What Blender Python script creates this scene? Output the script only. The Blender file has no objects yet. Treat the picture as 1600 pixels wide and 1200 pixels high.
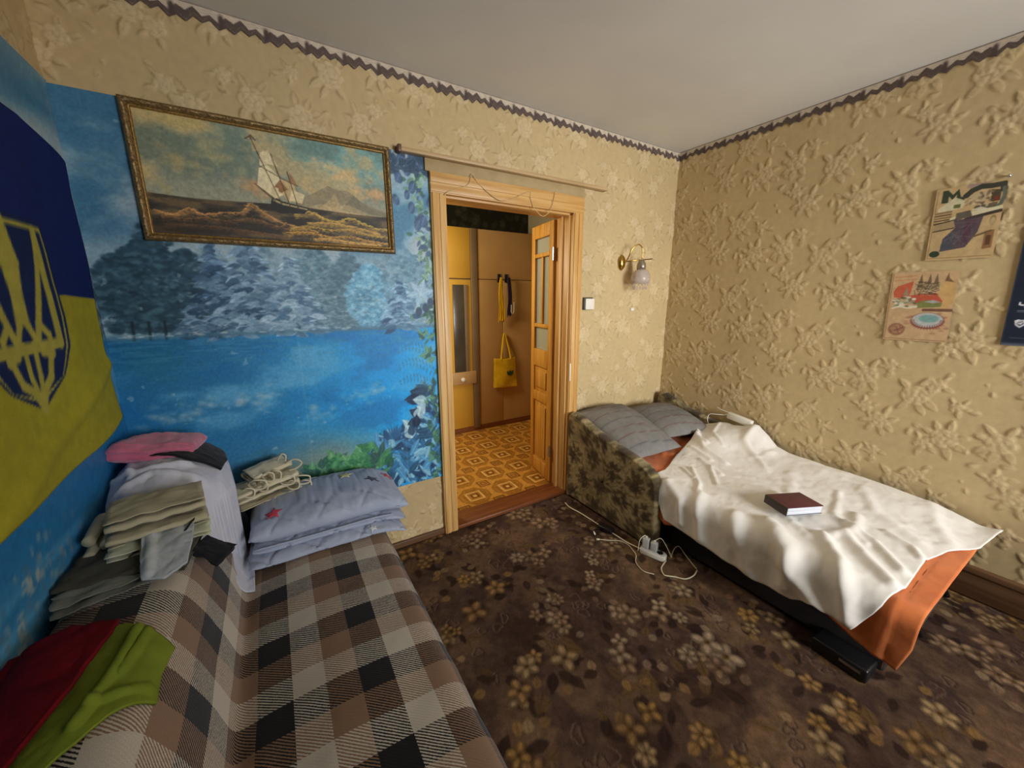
import bpy, bmesh, math, random
import numpy as np
from mathutils import Matrix, Vector

random.seed(7)
S = bpy.context.scene
COL = S.collection

# ------------------------------------------------------------ camera
cam_d = bpy.data.cameras.new('camera')
cam_d.sensor_width = 36.0
cam_d.lens = 598.34 * 36.0 / 1600.0
cam_d.clip_start = 0.02
cam = bpy.data.objects.new('camera', cam_d)
COL.objects.link(cam)
_r, _u, _f = (0.85088507, -0.52534659, -0.00235649), (0.11707221, 0.18524111, 0.97569454), (0.51214128, 0.8304798, -0.21912238)
M = Matrix.Identity(4)
for i in range(3):
    M[i][0], M[i][1], M[i][2] = _r[i], _u[i], -_f[i]
M[0][3], M[1][3], M[2][3] = -2.87235, -2.13937, 1.49336
cam.matrix_world = M
S.camera = cam

# ------------------------------------------------------------ view, world, light
S.view_settings.view_transform = 'Standard'
S.view_settings.look = 'None'
S.view_settings.gamma = 1.0
S.view_settings.use_curve_mapping = False
S.view_settings.exposure = -0.22
S.cycles.max_bounces = 10
S.cycles.diffuse_bounces = 6
S.cycles.sample_clamp_indirect = 6.0
S.cycles.use_denoising = True

w = bpy.data.worlds.new('sky')
S.world = w
w.use_nodes = True
_n = w.node_tree.nodes
_sky = _n.new('ShaderNodeTexSky')
_sky.sky_type = 'NISHITA'
_sky.sun_disc = False
_sky.sun_elevation = math.radians(38)
_sky.sun_rotation = math.radians(200)
w.node_tree.links.new(_sky.outputs[0], _n['Background'].inputs[0])
_n['Background'].inputs[1].default_value = 0.12


def area(name, loc, direction, sx, sy, power, color):
    d = bpy.data.lights.new(name, 'AREA')
    d.shape = 'RECTANGLE'
    d.size, d.size_y, d.energy, d.color = sx, sy, power, color
    o = bpy.data.objects.new(name, d)
    o.location = loc
    o.rotation_euler = Vector(direction).to_track_quat('-Z', 'Y').to_euler()
    COL.objects.link(o)
    return o


# daylight through the window in the wall behind the camera, and the hall's own light
win = area('window_daylight', (-0.90, -4.68, 1.62), (0.05, 1, -0.08), 1.45, 1.35, 76.0, (0.985, 0.99, 0.995))
win.data.spread = math.radians(100)
area('hall_lamp_light', (-2.35, 0.95, 2.1), (0.9, 0.15, -0.55), 0.5, 0.5, 27.0, (1.0, 0.85, 0.60))

# ------------------------------------------------------------ helpers
def lin(c):
    c = np.asarray(c, dtype=np.float64) / 255.0
    return np.where(c <= 0.04045, c / 12.92, ((c + 0.055) / 1.055) ** 2.4)


def tag(o, label=None, cat=None, group=None, kind=None):
    if label: o['label'] = label
    if cat: o['category'] = cat
    if group: o['group'] = group
    if kind: o['kind'] = kind
    return o


def thing(name, label, cat, loc=(0, 0, 0), group=None):
    o = bpy.data.objects.new(name, None)
    o.empty_display_size = 0.05
    o.location = loc
    COL.objects.link(o)
    return tag(o, label, cat, group)


def link(o, parent=None):
    COL.objects.link(o)
    if parent is not None:
        o.parent = parent
        base = Vector(parent.location)
        if parent.parent is not None:
            base = Vector((0, 0, 0)) + base
        o.matrix_parent_inverse = Matrix.Translation(base).inverted() if parent.type == 'EMPTY' else Matrix.Identity(4)
    return o


def mesh_obj(name, verts, faces, mat, parent=None, smooth=False, bevel=0.0, seg=2, sub=0):
    me = bpy.data.meshes.new(name)
    me.from_pydata([tuple(map(float, v)) for v in verts], [], faces)
    me.materials.append(mat)
    if smooth:
        me.polygons.foreach_set('use_smooth', [True] * len(me.polygons))
    me.update()
    o = bpy.data.objects.new(name, me)
    link(o, parent)
    if bevel:
        m = o.modifiers.new('bevel', 'BEVEL')
        m.width, m.segments, m.limit_method, m.angle_limit = bevel, seg, 'ANGLE', math.radians(40)
        me.polygons.foreach_set('use_smooth', [True] * len(me.polygons))
        m.harden_normals = False
    if sub:
        m = o.modifiers.new('subsurf', 'SUBSURF')
        m.levels = m.render_levels = sub
    return o


def grid_obj(name, P, mat, parent=None, col=None, uv=None, thick=0.0, flip=False, smooth=True, wrap=False, off=0.0):
    """P is (nv, nu, 3); one smooth quad grid, colours (linear) and UVs per vertex."""
    P = np.asarray(P, dtype=np.float32)
    nv, nu = P.shape[:2]
    me = bpy.data.meshes.new(name)
    idx = np.arange(nv * nu).reshape(nv, nu)
    if wrap:
        idx = np.concatenate([idx, idx[:, :1]], axis=1)
    a, b, c, d = idx[:-1, :-1], idx[:-1, 1:], idx[1:, 1:], idx[1:, :-1]
    q = np.stack([a, b, c, d] if not flip else [a, d, c, b], axis=-1).reshape(-1, 4).astype(np.int32)
    me.vertices.add(nv * nu)
    me.vertices.foreach_set('co', P.reshape(-1))
    me.loops.add(q.size)
    me.loops.foreach_set('vertex_index', q.reshape(-1))
    me.polygons.add(len(q))
    me.polygons.foreach_set('loop_start', np.arange(0, q.size, 4, dtype=np.int32))
    me.polygons.foreach_set('loop_total', np.full(len(q), 4, dtype=np.int32))
    me.polygons.foreach_set('use_smooth', np.full(len(q), smooth))
    if col is not None:
        at = me.color_attributes.new('Col', 'FLOAT_COLOR', 'POINT')
        rgba = np.ones((nv * nu, 4), dtype=np.float32)
        rgba[:, :3] = np.asarray(col).reshape(-1, 3)
        at.data.foreach_set('color', rgba.reshape(-1))
    if uv is not None:
        l = me.uv_layers.new(name='UVMap')
        l.data.foreach_set('uv', np.asarray(uv, dtype=np.float32).reshape(-1, 2)[q.reshape(-1)].reshape(-1))
    me.update(calc_edges=True)
    me.validate()
    me.materials.append(mat)
    o = bpy.data.objects.new(name, me)
    link(o, parent)
    if thick:
        m = o.modifiers.new('solidify', 'SOLIDIFY')
        m.thickness, m.offset = thick, off
        m.use_even_offset = False
    return o


class MB:
    """collects boxes, tubes, prisms and lathes into one mesh"""
    def __init__(s): s.v, s.f = [], []

    def add(s, v, f):
        n = len(s.v)
        s.v += [tuple(p) for p in v]
        s.f += [tuple(i + n for i in q) for q in f]
        return s

    def box(s, lo, hi, M=None):
        (x0, y0, z0), (x1, y1, z1) = lo, hi
        v = [Vector(p) for p in ((x0, y0, z0), (x1, y0, z0), (x1, y1, z0), (x0, y1, z0), (x0, y0, z1), (x1, y0, z1), (x1, y1, z1), (x0, y1, z1))]
        if M is not None: v = [M @ p for p in v]
        return s.add(v, [(0, 3, 2, 1), (4, 5, 6, 7), (0, 1, 5, 4), (1, 2, 6, 5), (2, 3, 7, 6), (3, 0, 4, 7)])

    def prism(s, pts, axis, a, b, M=None):
        """polygon pts in the plane normal to axis ('x','y','z'), from a to b"""
        def P(p, t):
            q = {'x': (t, p[0], p[1]), 'y': (p[0], t, p[1]), 'z': (p[0], p[1], t)}[axis]
            return M @ Vector(q) if M is not None else Vector(q)
        n = len(pts)
        v = [P(p, a) for p in pts] + [P(p, b) for p in pts]
        f = [tuple(range(n))[::-1], tuple(range(n, 2 * n))]
        f += [(i, (i + 1) % n, n + (i + 1) % n, n + i) for i in range(n)]
        return s.add(v, f)

    def tube(s, pts, r, n=8, cap=True):
        pts = [Vector(p) for p in pts]
        rs = r if isinstance(r, (list, tuple)) else [r] * len(pts)
        v, f = [], []
        up = None
        for i, p in enumerate(pts):
            t = (pts[min(i + 1, len(pts) - 1)] - pts[max(i - 1, 0)]).normalized()
            if up is None:
                up = Vector((0, 0, 1)) if abs(t.z) < .9 else Vector((1, 0, 0))
            a = t.cross(up)
            if a.length < 1e-5: a = t.orthogonal()
            a.normalize()
            b = a.cross(t).normalized()
            up = b
            for k in range(n):
                th = 2 * math.pi * k / n
                v.append(p + (a * math.cos(th) + b * math.sin(th)) * rs[i])
        for i in range(len(pts) - 1):
            for k in range(n):
                f.append((i * n + k, i * n + (k + 1) % n, (i + 1) * n + (k + 1) % n, (i + 1) * n + k))
        if cap:
            f.append(tuple(range(n))[::-1])
            f.append(tuple(range((len(pts) - 1) * n, len(pts) * n)))
        return s.add(v, f)

    def lathe(s, prof, M, n=16):
        """profile of (r, h) turned about local z, placed by M"""
        v, f = [], []
        for r, h in prof:
            for k in range(n):
                th = 2 * math.pi * k / n
                v.append(M @ Vector((r * math.cos(th), r * math.sin(th), h)))
        for i in range(len(prof) - 1):
            for k in range(n):
                f.append((i * n + k, i * n + (k + 1) % n, (i + 1) * n + (k + 1) % n, (i + 1) * n + k))
        if prof[0][0] > 1e-4: f.append(tuple(range(n))[::-1])
        if prof[-1][0] > 1e-4: f.append(tuple(range((len(prof) - 1) * n, len(prof) * n)))
        return s.add(v, f)

    def build(s, name, mat, parent=None, smooth=False, bevel=0.0, seg=2, sub=0):
        return mesh_obj(name, s.v, s.f, mat, parent, smooth, bevel, seg, sub)


def spline(pts, n=8):
    """Catmull-Rom through pts"""
    p = np.asarray(pts, dtype=float)
    q = np.vstack([2 * p[0] - p[1], p, 2 * p[-1] - p[-2]])
    out = []
    for i in range(1, len(q) - 2):
        for t in np.linspace(0, 1, n, endpoint=False):
            a, b, c, d = q[i - 1], q[i], q[i + 1], q[i + 2]
            out.append(.5 * ((2 * b) + (c - a) * t + (2 * a - 5 * b + 4 * c - d) * t ** 2 + (3 * b - a - 3 * c + d) * t ** 3))
    out.append(p[-1])
    return np.array(out)


def resample(pts, n):
    p = np.asarray(pts, dtype=float)
    d = np.r_[0, np.cumsum(np.linalg.norm(np.diff(p, axis=0), axis=1))]
    t = np.linspace(0, d[-1], n)
    return np.stack([np.interp(t, d, p[:, k]) for k in range(p.shape[1])], axis=1)


def coons(b0, b1, l, r, nu, nv):
    """boundary polylines: b0 (v=0) and b1 (v=1) run along u, l (u=0) and r (u=1) run along v"""
    b0, b1, l, r = resample(b0, nu), resample(b1, nu), resample(l, nv), resample(r, nv)
    u = np.linspace(0, 1, nu)[None, :, None]
    v = np.linspace(0, 1, nv)[:, None, None]
    c = (1 - v) * b0[None] + v * b1[None] + (1 - u) * l[:, None] + u * r[:, None]
    c -= (1 - u) * (1 - v) * b0[0] + u * (1 - v) * b0[-1] + (1 - u) * v * b1[0] + u * v * b1[-1]
    return c


_tabs = {}
def vnoise(x, y, seed=0):
    if seed not in _tabs:
        _tabs[seed] = np.random.RandomState(seed + 11).rand(256, 256)
    T = _tabs[seed]
    x, y = np.asarray(x, float), np.asarray(y, float)
    xi, yi = np.floor(x).astype(int), np.floor(y).astype(int)
    fx, fy = x - xi, y - yi
    fx, fy = fx * fx * (3 - 2 * fx), fy * fy * (3 - 2 * fy)
    g = lambda i, j: T[(xi + i) & 255, (yi + j) & 255]
    return (g(0, 0) * (1 - fx) + g(1, 0) * fx) * (1 - fy) + (g(0, 1) * (1 - fx) + g(1, 1) * fx) * fy


def fbm(x, y, octs=4, seed=0):
    s, a, tot = 0, 1.0, 0
    for i in range(octs):
        s = s + a * vnoise(np.asarray(x) * 2 ** i, np.asarray(y) * 2 ** i, seed + i)
        tot += a
        a *= .5
    return s / tot


def sstep(a, b, x):
    t = np.clip((np.asarray(x, float) - a) / (b - a), 0, 1)
    return t * t * (3 - 2 * t)


class Canvas:
    """a printed pattern: sRGB colours on a regular lattice of points"""
    def __init__(s, x0, x1, y0, y1, res, base=(128, 128, 128)):
        s.x0, s.y0 = x0, y0
        s.nx, s.ny = int(round((x1 - x0) / res)) + 1, int(round((y1 - y0) / res)) + 1
        s.dx, s.dy = (x1 - x0) / (s.nx - 1), (y1 - y0) / (s.ny - 1)
        s.X, s.Y = np.meshgrid(np.linspace(x0, x1, s.nx), np.linspace(y0, y1, s.ny))
        s.a = np.empty((s.ny, s.nx, 3))
        s.a[:] = base
        s.h = np.zeros((s.ny, s.nx))

    def win(s, x, y, r):
        i0, i1 = max(0, int((x - r - s.x0) / s.dx)), min(s.nx, int((x + r - s.x0) / s.dx) + 2)
        j0, j1 = max(0, int((y - r - s.y0) / s.dy)), min(s.ny, int((y + r - s.y0) / s.dy) + 2)
        if i0 >= i1 or j0 >= j1: return None
        return slice(j0, j1), slice(i0, i1)

    def mix(s, sl, m, col):
        c = s.a[sl]
        s.a[sl] = c + (np.asarray(col, float) - c) * m[..., None]

    def loc(s, sl, x, y, ang):
        X, Y = s.X[sl] - x, s.Y[sl] - y
        c, n = math.cos(ang), math.sin(ang)
        return X * c + Y * n, -X * n + Y * c

    def blob(s, x, y, rx, ry, col, al=1.0, soft=.35, ang=0.0):
        sl = s.win(x, y, max(rx, ry) * 1.05)
        if sl is None: return
        u, v = s.loc(sl, x, y, ang)
        d = np.sqrt((u / rx) ** 2 + (v / ry) ** 2)
        s.mix(sl, al * (1 - sstep(1 - soft, 1.0, d)), col)

    def leaf(s, x, y, L, W, ang, col, vein=None, al=1.0):
        cx, cy = x + math.cos(ang) * L / 2, y + math.sin(ang) * L / 2
        sl = s.win(cx, cy, L * .6 + W)
        if sl is None: return
        u, v = s.loc(sl, x, y, ang)
        t = np.clip(u / L, 0, 1)
        wd = W * np.sin(np.pi * t ** .8) * ((u > 0) & (u < L))
        m = np.clip((wd - np.abs(v)) / (s.dx * 1.2) + .3, 0, 1) * (wd > 0)
        s.mix(sl, m * al, col)
        if vein is not None:
            s.mix(sl, m * al * np.clip(1 - np.abs(v) / (W * .3), 0, 1) * .7, vein)

    def flower(s, x, y, r, n, col, core, ang=0.0, al=1.0, edge=None):
        sl = s.win(x, y, r * 1.05)
        if sl is None: return
        u, v = s.loc(sl, x, y, ang)
        d, th = np.hypot(u, v), np.arctan2(v, u)
        lob = np.abs(np.cos(th * n / 2))
        R = r * (.55 + .45 * lob ** .7)
        m = np.clip((R - d) / (s.dx * 1.5) + .3, 0, 1)
        if edge is not None:
            s.mix(sl, m * al, edge)
            m = np.clip((R * (.86) - d) / (s.dx * 1.5), 0, 1) * (.55 + .45 * lob)
        s.mix(sl, m * al, col)
        s.mix(sl, al * (1 - sstep(.12, .42, d / r)), core)

    def poly(s, pts, col, al=1.0):
        p = np.asarray(pts, float)
        cx, cy = (p.min(0) + p.max(0)) / 2
        sl = s.win(cx, cy, float((p.max(0) - p.min(0)).max() / 2 + s.dx * 2))
        if sl is None: return
        X, Y = s.X[sl], s.Y[sl]
        acc = np.zeros(X.shape)
        for ox, oy in ((-.25, -.25), (.25, -.25), (-.25, .25), (.25, .25)):
            ins = np.zeros(X.shape, bool)
            xx, yy = X + ox * s.dx, Y + oy * s.dy
            for (x1, y1), (x2, y2) in zip(p, np.roll(p, -1, axis=0)):
                if y1 == y2: continue
                ins ^= ((y1 > yy) != (y2 > yy)) & (xx < (x2 - x1) * (yy - y1) / (y2 - y1) + x1)
            acc += ins
        s.mix(sl, acc / 4 * al, col)

    def line(s, pts, wd, col, al=1.0):
        for (x1, y1), (x2, y2) in zip(pts[:-1], pts[1:]):
            L = math.hypot(x2 - x1, y2 - y1)
            sl = s.win((x1 + x2) / 2, (y1 + y2) / 2, L / 2 + wd + s.dx)
            if sl is None or L == 0: continue
            X, Y = s.X[sl], s.Y[sl]
            t = np.clip(((X - x1) * (x2 - x1) + (Y - y1) * (y2 - y1)) / L ** 2, 0, 1)
            d = np.hypot(X - x1 - t * (x2 - x1), Y - y1 - t * (y2 - y1))
            s.mix(sl, np.clip((wd / 2 - d) / s.dx + .5, 0, 1) * al, col)

    def linear(s):
        return lin(np.clip(s.a, 0, 255))

    def sample(s, x, y):
        fx = np.clip((np.asarray(x) - s.x0) / s.dx, 0, s.nx - 1.001)
        fy = np.clip((np.asarray(y) - s.y0) / s.dy, 0, s.ny - 1.001)
        i, j = fx.astype(int), fy.astype(int)
        a, b = (fx - i)[..., None], (fy - j)[..., None]
        A = s.a
        c = (A[j, i] * (1 - a) + A[j, i + 1] * a) * (1 - b) + (A[j + 1, i] * (1 - a) + A[j + 1, i + 1] * a) * b
        return lin(np.clip(c, 0, 255))


# ------------------------------------------------------------ materials
def new_mat(name):
    m = bpy.data.materials.new(name)
    m.use_nodes = True
    nt = m.node_tree
    return m, nt, nt.nodes['Principled BSDF']


def N(nt, kind, **kw):
    n = nt.nodes.new(kind)
    for k, v in kw.items():
        if k.startswith('i_'):
            n.inputs[int(k[2:])].default_value = v
        else:
            setattr(n, k, v)
    return n


def rgba(c): return tuple(float(t) for t in lin(c)) + (1.0,)


def noise_node(nt, scale, detail=4, coord='Object', stretch=None):
    tc = N(nt, 'ShaderNodeTexCoord')
    mp = N(nt, 'ShaderNodeMapping')
    if stretch: mp.inputs[3].default_value = stretch
    nt.links.new(tc.outputs[coord], mp.inputs[0])
    n = N(nt, 'ShaderNodeTexNoise')
    n.inputs['Scale'].default_value, n.inputs['Detail'].default_value = scale, detail
    nt.links.new(mp.outputs[0], n.inputs['Vector'])
    return n


def add_bump(nt, b, scale, strength, dist=.002, stretch=None, coord='Object', detail=4):
    n = noise_node(nt, scale, detail, coord, stretch)
    bp = N(nt, 'ShaderNodeBump')
    bp.inputs['Strength'].default_value, bp.inputs['Distance'].default_value = strength, dist
    nt.links.new(n.outputs[0], bp.inputs['Height'])
    nt.links.new(bp.outputs[0], b.inputs['Normal'])


def mat_plain(name, c, rough=.6, c2=None, nscale=8, metal=0.0, bump=None, bscale=60, sheen=0.0, stretch=None, trans=0.0, spec=.5):
    m, nt, b = new_mat(name)
    b.inputs['Roughness'].default_value = rough
    b.inputs['Metallic'].default_value = metal
    b.inputs['Specular IOR Level'].default_value = spec
    b.inputs['Base Color'].default_value = rgba(c)
    if sheen: b.inputs['Sheen Weight'].default_value = sheen
    if trans: b.inputs['Transmission Weight'].default_value = trans
    if c2 is not None:
        n = noise_node(nt, nscale, 5, 'Object', stretch)
        r = N(nt, 'ShaderNodeValToRGB')
        r.color_ramp.elements[0].color, r.color_ramp.elements[1].color = rgba(c), rgba(c2)
        r.color_ramp.elements[0].position, r.color_ramp.elements[1].position = .35, .68
        nt.links.new(n.outputs[0], r.inputs[0])
        nt.links.new(r.outputs[0], b.inputs['Base Color'])
    if bump: add_bump(nt, b, bscale, bump, stretch=stretch)
    return m


def mat_vcol(name, rough=.7, bump=None, bscale=300, spec=.3, vary=0.0, vscale=60, sheen=0.0, stretch=None, dist=.001):
    """the printed pattern lives in the mesh's own colour lattice; a noise node breaks it up finely"""
    m, nt, b = new_mat(name)
    b.inputs['Roughness'].default_value = rough
    b.inputs['Specular IOR Level'].default_value = spec
    if sheen: b.inputs['Sheen Weight'].default_value = sheen
    at = N(nt, 'ShaderNodeAttribute', attribute_name='Col')
    out = at.outputs['Color']
    if vary:
        n = noise_node(nt, vscale, 4, 'Object', stretch)
        mr = N(nt, 'ShaderNodeMapRange')
        for i, v in enumerate((.3, .7, 1 - vary, 1 + vary)): mr.inputs[i + 1].default_value = v
        nt.links.new(n.outputs[0], mr.inputs[0])
        mx = N(nt, 'ShaderNodeVectorMath', operation='SCALE')
        nt.links.new(out, mx.inputs[0])
        nt.links.new(mr.outputs[0], mx.inputs['Scale'])
        out = mx.outputs[0]
    nt.links.new(out, b.inputs['Base Color'])
    if bump: add_bump(nt, b, bscale, bump, dist, stretch)
    return m


def mat_wood(name, c1, c2, c3, along='z', scale=1.0, rough=.42, chips=None):
    m, nt, b = new_mat(name)
    b.inputs['Roughness'].default_value = rough
    st = {'x': (2.2, 42, 42), 'y': (42, 2.2, 42), 'z': (42, 42, 2.2)}[along]
    n = noise_node(nt, scale, 6, 'Object', st)
    r = N(nt, 'ShaderNodeValToRGB')
    e = r.color_ramp.elements
    e[0].position, e[0].color = .28, rgba(c1)
    e[1].position, e[1].color = .72, rgba(c3)
    k = e.new(.5)
    k.color = rgba(c2)
    nt.links.new(n.outputs[0], r.inputs[0])
    out = r.outputs[0]
    if chips:
        st2 = {'x': (1, 5, 5), 'y': (5, 1, 5), 'z': (5, 5, 1)}[along]
        n2 = noise_node(nt, 5.0, 5, 'Object', st2)
        r2 = N(nt, 'ShaderNodeValToRGB')
        r2.color_ramp.interpolation = 'LINEAR'
        r2.color_ramp.elements[0].position, r2.color_ramp.elements[1].position = chips[1], chips[1] + .02
        mx = N(nt, 'ShaderNodeMix', data_type='RGBA')
        nt.links.new(n2.outputs[0], r2.inputs[0])
        nt.links.new(r2.outputs[0], mx.inputs[0])
        nt.links.new(out, mx.inputs[6])
        mx.inputs[7].default_value = rgba(chips[0])
        out = mx.outputs[2]
    nt.links.new(out, b.inputs['Base Color'])
    bp = N(nt, 'ShaderNodeBump')
    bp.inputs['Strength'].default_value, bp.inputs['Distance'].default_value = .25, .002
    nt.links.new(n.outputs[0], bp.inputs['Height'])
    nt.links.new(bp.outputs[0], b.inputs['Normal'])
    return m


def mat_glass(name, tint=(235, 240, 235), rough=.03, mixf=.75):
    m, nt, b = new_mat(name)
    b.inputs['Base Color'].default_value = rgba(tint)
    b.inputs['Roughness'].default_value = rough
    b.inputs['Specular IOR Level'].default_value = .8
    tr = N(nt, 'ShaderNodeBsdfTransparent')
    tr.inputs[0].default_value = rgba(tint)
    mx = N(nt, 'ShaderNodeMixShader')
    mx.inputs[0].default_value = 1 - mixf
    nt.links.new(tr.outputs[0], mx.inputs[1])
    nt.links.new(b.outputs[0], mx.inputs[2])
    nt.links.new(mx.outputs[0], nt.nodes['Material Output'].inputs[0])
    return m


MAT = {}
MAT['plaster'] = mat_plain('ceiling_plaster', (232, 232, 228), .9, (222, 222, 218), 1.6, bump=.15, bscale=90)
MAT['wallpaper'] = mat_vcol('embossed_wallpaper', .62, .25, 500, .35, .06, 30)
MAT['mural'] = mat_vcol('photo_wallpaper', .5, .1, 120, .35, .05, 220)
MAT['print'] = mat_vcol('printed_paper', .55, .1, 200, .3, .03, 150)
MAT['paint'] = mat_vcol('oil_canvas', .5, .35, 600, .4, .12, 130)
MAT['carpet'] = mat_vcol('carpet_pile', .95, .9, 900, .05, .22, 420, dist=.003)
MAT['lino'] = mat_vcol('linoleum', .42, .1, 300, .4, .06, 120)
MAT['velour'] = mat_vcol('velour', .85, .6, 700, .15, .2, 300, sheen=.15)
MAT['cotton_print'] = mat_vcol('printed_cotton', .85, .3, 900, .15, .05, 200)
MAT['wall_core'] = mat_plain('wall_plaster', (200, 182, 145), .9, (192, 174, 138), 3)
MAT['wood'] = mat_wood('door_pine', (186, 134, 68), (208, 160, 92), (222, 180, 114), 'z', 1.0)
MAT['wood_chip'] = mat_wood('door_pine_chipped', (190, 140, 78), (212, 168, 102), (226, 188, 126), 'z', 1.0, chips=((225, 212, 185), .70))
MAT['wood_x'] = mat_wood('door_pine_across', (184, 134, 70), (206, 160, 94), (220, 180, 116), 'x', 1.0)
MAT['leafwood'] = mat_wood('door_leaf_pine', (178, 118, 40), (206, 150, 62), (222, 172, 84), 'z', 1.0)
MAT['sill'] = mat_wood('threshold_wood', (98, 52, 24), (120, 66, 32), (138, 80, 42), 'x', 1.0)
MAT['skirting'] = mat_wood('skirting_wood', (84, 58, 38), (104, 74, 50), (120, 88, 60), 'x', .8)
MAT['skirting_y'] = mat_wood('skirting_wood_long', (84, 58, 38), (104, 74, 50), (120, 88, 60), 'y', .8)
MAT['fibre'] = mat_plain('wardrobe_board', (194, 154, 98), .5, (184, 144, 88), 3, bump=.1)
MAT['fibre_yellow'] = mat_plain('wardrobe_board_yellow', (218, 168, 62), .42, (208, 158, 54), 3, bump=.1)
MAT['fibre_grey'] = mat_plain('wardrobe_stile', (132, 110, 78), .55, (122, 100, 70), 5)
MAT['dark_board'] = mat_plain('dark_mirror', (88, 80, 66), .25, (70, 64, 52), 4)
MAT['brass'] = mat_plain('brass', (205, 165, 85), .25, metal=1.0)
MAT['steel'] = mat_plain('steel', (190, 190, 188), .3, metal=1.0)
MAT['white_plastic'] = mat_plain('white_plastic', (232, 228, 214), .4)
MAT['grey_plastic'] = mat_plain('grey_plastic', (196, 196, 192), .35)
MAT['black_plastic'] = mat_plain('black_plastic', (22, 22, 24), .35)
MAT['glass'] = mat_glass('pane_glass', (215, 222, 212), .05, .55)
MAT['crystal'] = mat_glass('crystal', (240, 234, 230), .06, .72)
MAT['dark_fabric'] = mat_plain('dark_bed_fabric', (38, 32, 30), .9, (30, 25, 24), 20, bump=.4, bscale=400)

# ------------------------------------------------------------ the setting
H, XL, YF = 2.6, -3.45, -4.2        # ceiling height, left wall, front wall (behind the camera)
DX0, DX1, DZ, WT = -1.99, -1.085, 2.045, 0.13   # door opening and wall thickness


def struct(o): return tag(o, kind='structure')


struct(MB().box((XL - .15, YF - .15, -.12), (.15, 2.3, -.012)).build('floor', MAT['sill']))
struct(MB().box((XL - .15, YF - .15, H), (.15, WT, H + .12)).build('ceiling', MAT['plaster']))
wb = struct(MB().box((XL, .006, -.012), (DX0 - .01, WT, H)).box((DX1 + .01, .006, -.012), (0.0, WT, H)).box((DX0 - .01, .006, DZ + .01), (DX1 + .01, WT, H)).build('wall_back', MAT['wall_core']))
wr = struct(MB().box((.006, YF, -.012), (.15, WT, H)).build('wall_right', MAT['wall_core']))
wl = struct(MB().box((XL - .15, YF, -.012), (XL - .006, WT, H)).build('wall_left', MAT['wall_core']))
WX0, WX1, WZ0, WZ1 = -1.7, -.2, .85, 2.25
struct(MB().box((XL - .15, YF - .45, -.012), (WX0, YF, H)).box((WX1, YF - .45, -.012), (.15, YF, H)).box((WX0, YF - .45, -.012), (WX1, YF, WZ0))
       .box((WX0, YF - .45, WZ1), (WX1, YF, H)).build('wall_front', MAT['wall_core']))
wf = MB()
for x in (WX0, (WX0 + WX1) / 2 - .03, WX1 - .06): wf.box((x, YF - .36, WZ0), (x + .06, YF - .30, WZ1))
for z in (WZ0, WZ1 - .06): wf.box((WX0, YF - .36, z), (WX1, YF - .30, z + .06))
struct(wf.build('window_1', MAT['white_plastic']))

# embossed wallpaper: one tile of roses and leaves, as real relief
TW, TH = .53, .50
tile = Canvas(-.12, TW + .12, -.12, TH + .12, .003)
tile.a[:] = (0, 0, 0)
rs = np.random.RandomState(5)


def bump_leaf(x, y, L, W, ang, h):
    cx, cy = x + math.cos(ang) * L / 2, y + math.sin(ang) * L / 2
    sl = tile.win(cx, cy, L * .6 + W)
    if sl is None: return
    u, v = tile.loc(sl, x, y, ang)
    t = np.clip(u / L, 0, 1)
    wd = W * np.sin(np.pi * t ** .75) * ((u > 0) & (u < L)) + 1e-6
    q = np.clip(1 - (v / wd) ** 2, 0, 1)
    hh = h * (q ** .5) * (1 - .55 * np.exp(-(v / (W * .14)) ** 2)) * (q > 0)
    tile.h[sl] = np.where(hh > tile.h[sl] * .8, np.maximum(hh, tile.h[sl]), tile.h[sl])
    tile.a[sl][..., 0] = np.maximum(tile.a[sl][..., 0], np.where(hh > 0, .45, 0))
    # relief shading put into the print: darker edge on one side of the leaf
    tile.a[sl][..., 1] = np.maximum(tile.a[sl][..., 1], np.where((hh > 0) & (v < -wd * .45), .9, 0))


def bump_petal(x, y, rx, ry, ang, h):
    sl = tile.win(x, y, max(rx, ry))
    if sl is None: return
    u, v = tile.loc(sl, x, y, ang)
    q = np.clip(1 - (u / rx) ** 2 - (v / ry) ** 2, 0, 1)
    hh = h * q ** .45 * (.55 + .45 * np.clip(.5 + u / rx * .6, 0, 1))
    tile.h[sl] = np.where(q > 0, np.maximum(tile.h[sl] * .5, hh), tile.h[sl])
    tile.a[sl][..., 0] = np.where(q > 0, 1.0, tile.a[sl][..., 0])
    tile.a[sl][..., 1] = np.where(q > 0, np.where(q < .22, .6, 0), tile.a[sl][..., 1])  # darker petal rims: shade between petals put into the colour


def motif(x, y, r, a0, n, leaves):
    for k in range(leaves):
        a = a0 + k * 2 * math.pi / leaves * .8 + rs.uniform(-.15, .15)
        bump_leaf(x + math.cos(a) * r * .85, y + math.sin(a) * r * .85, r * rs.uniform(1.05, 1.5), r * rs.uniform(.26, .36), a + rs.uniform(-.3, .3), .0042)
    for ring, cnt, pr in ((.68, n, .42), (.36, max(4, n - 2), .34), (.0, 1, .26)):
        for k in range(cnt):
            a = a0 + ring * 5 + k * 2 * math.pi / cnt
            bump_petal(x + math.cos(a) * r * ring, y + math.sin(a) * r * ring, r * pr, r * pr * 1.15, a, .0056 - ring * .002)


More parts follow.
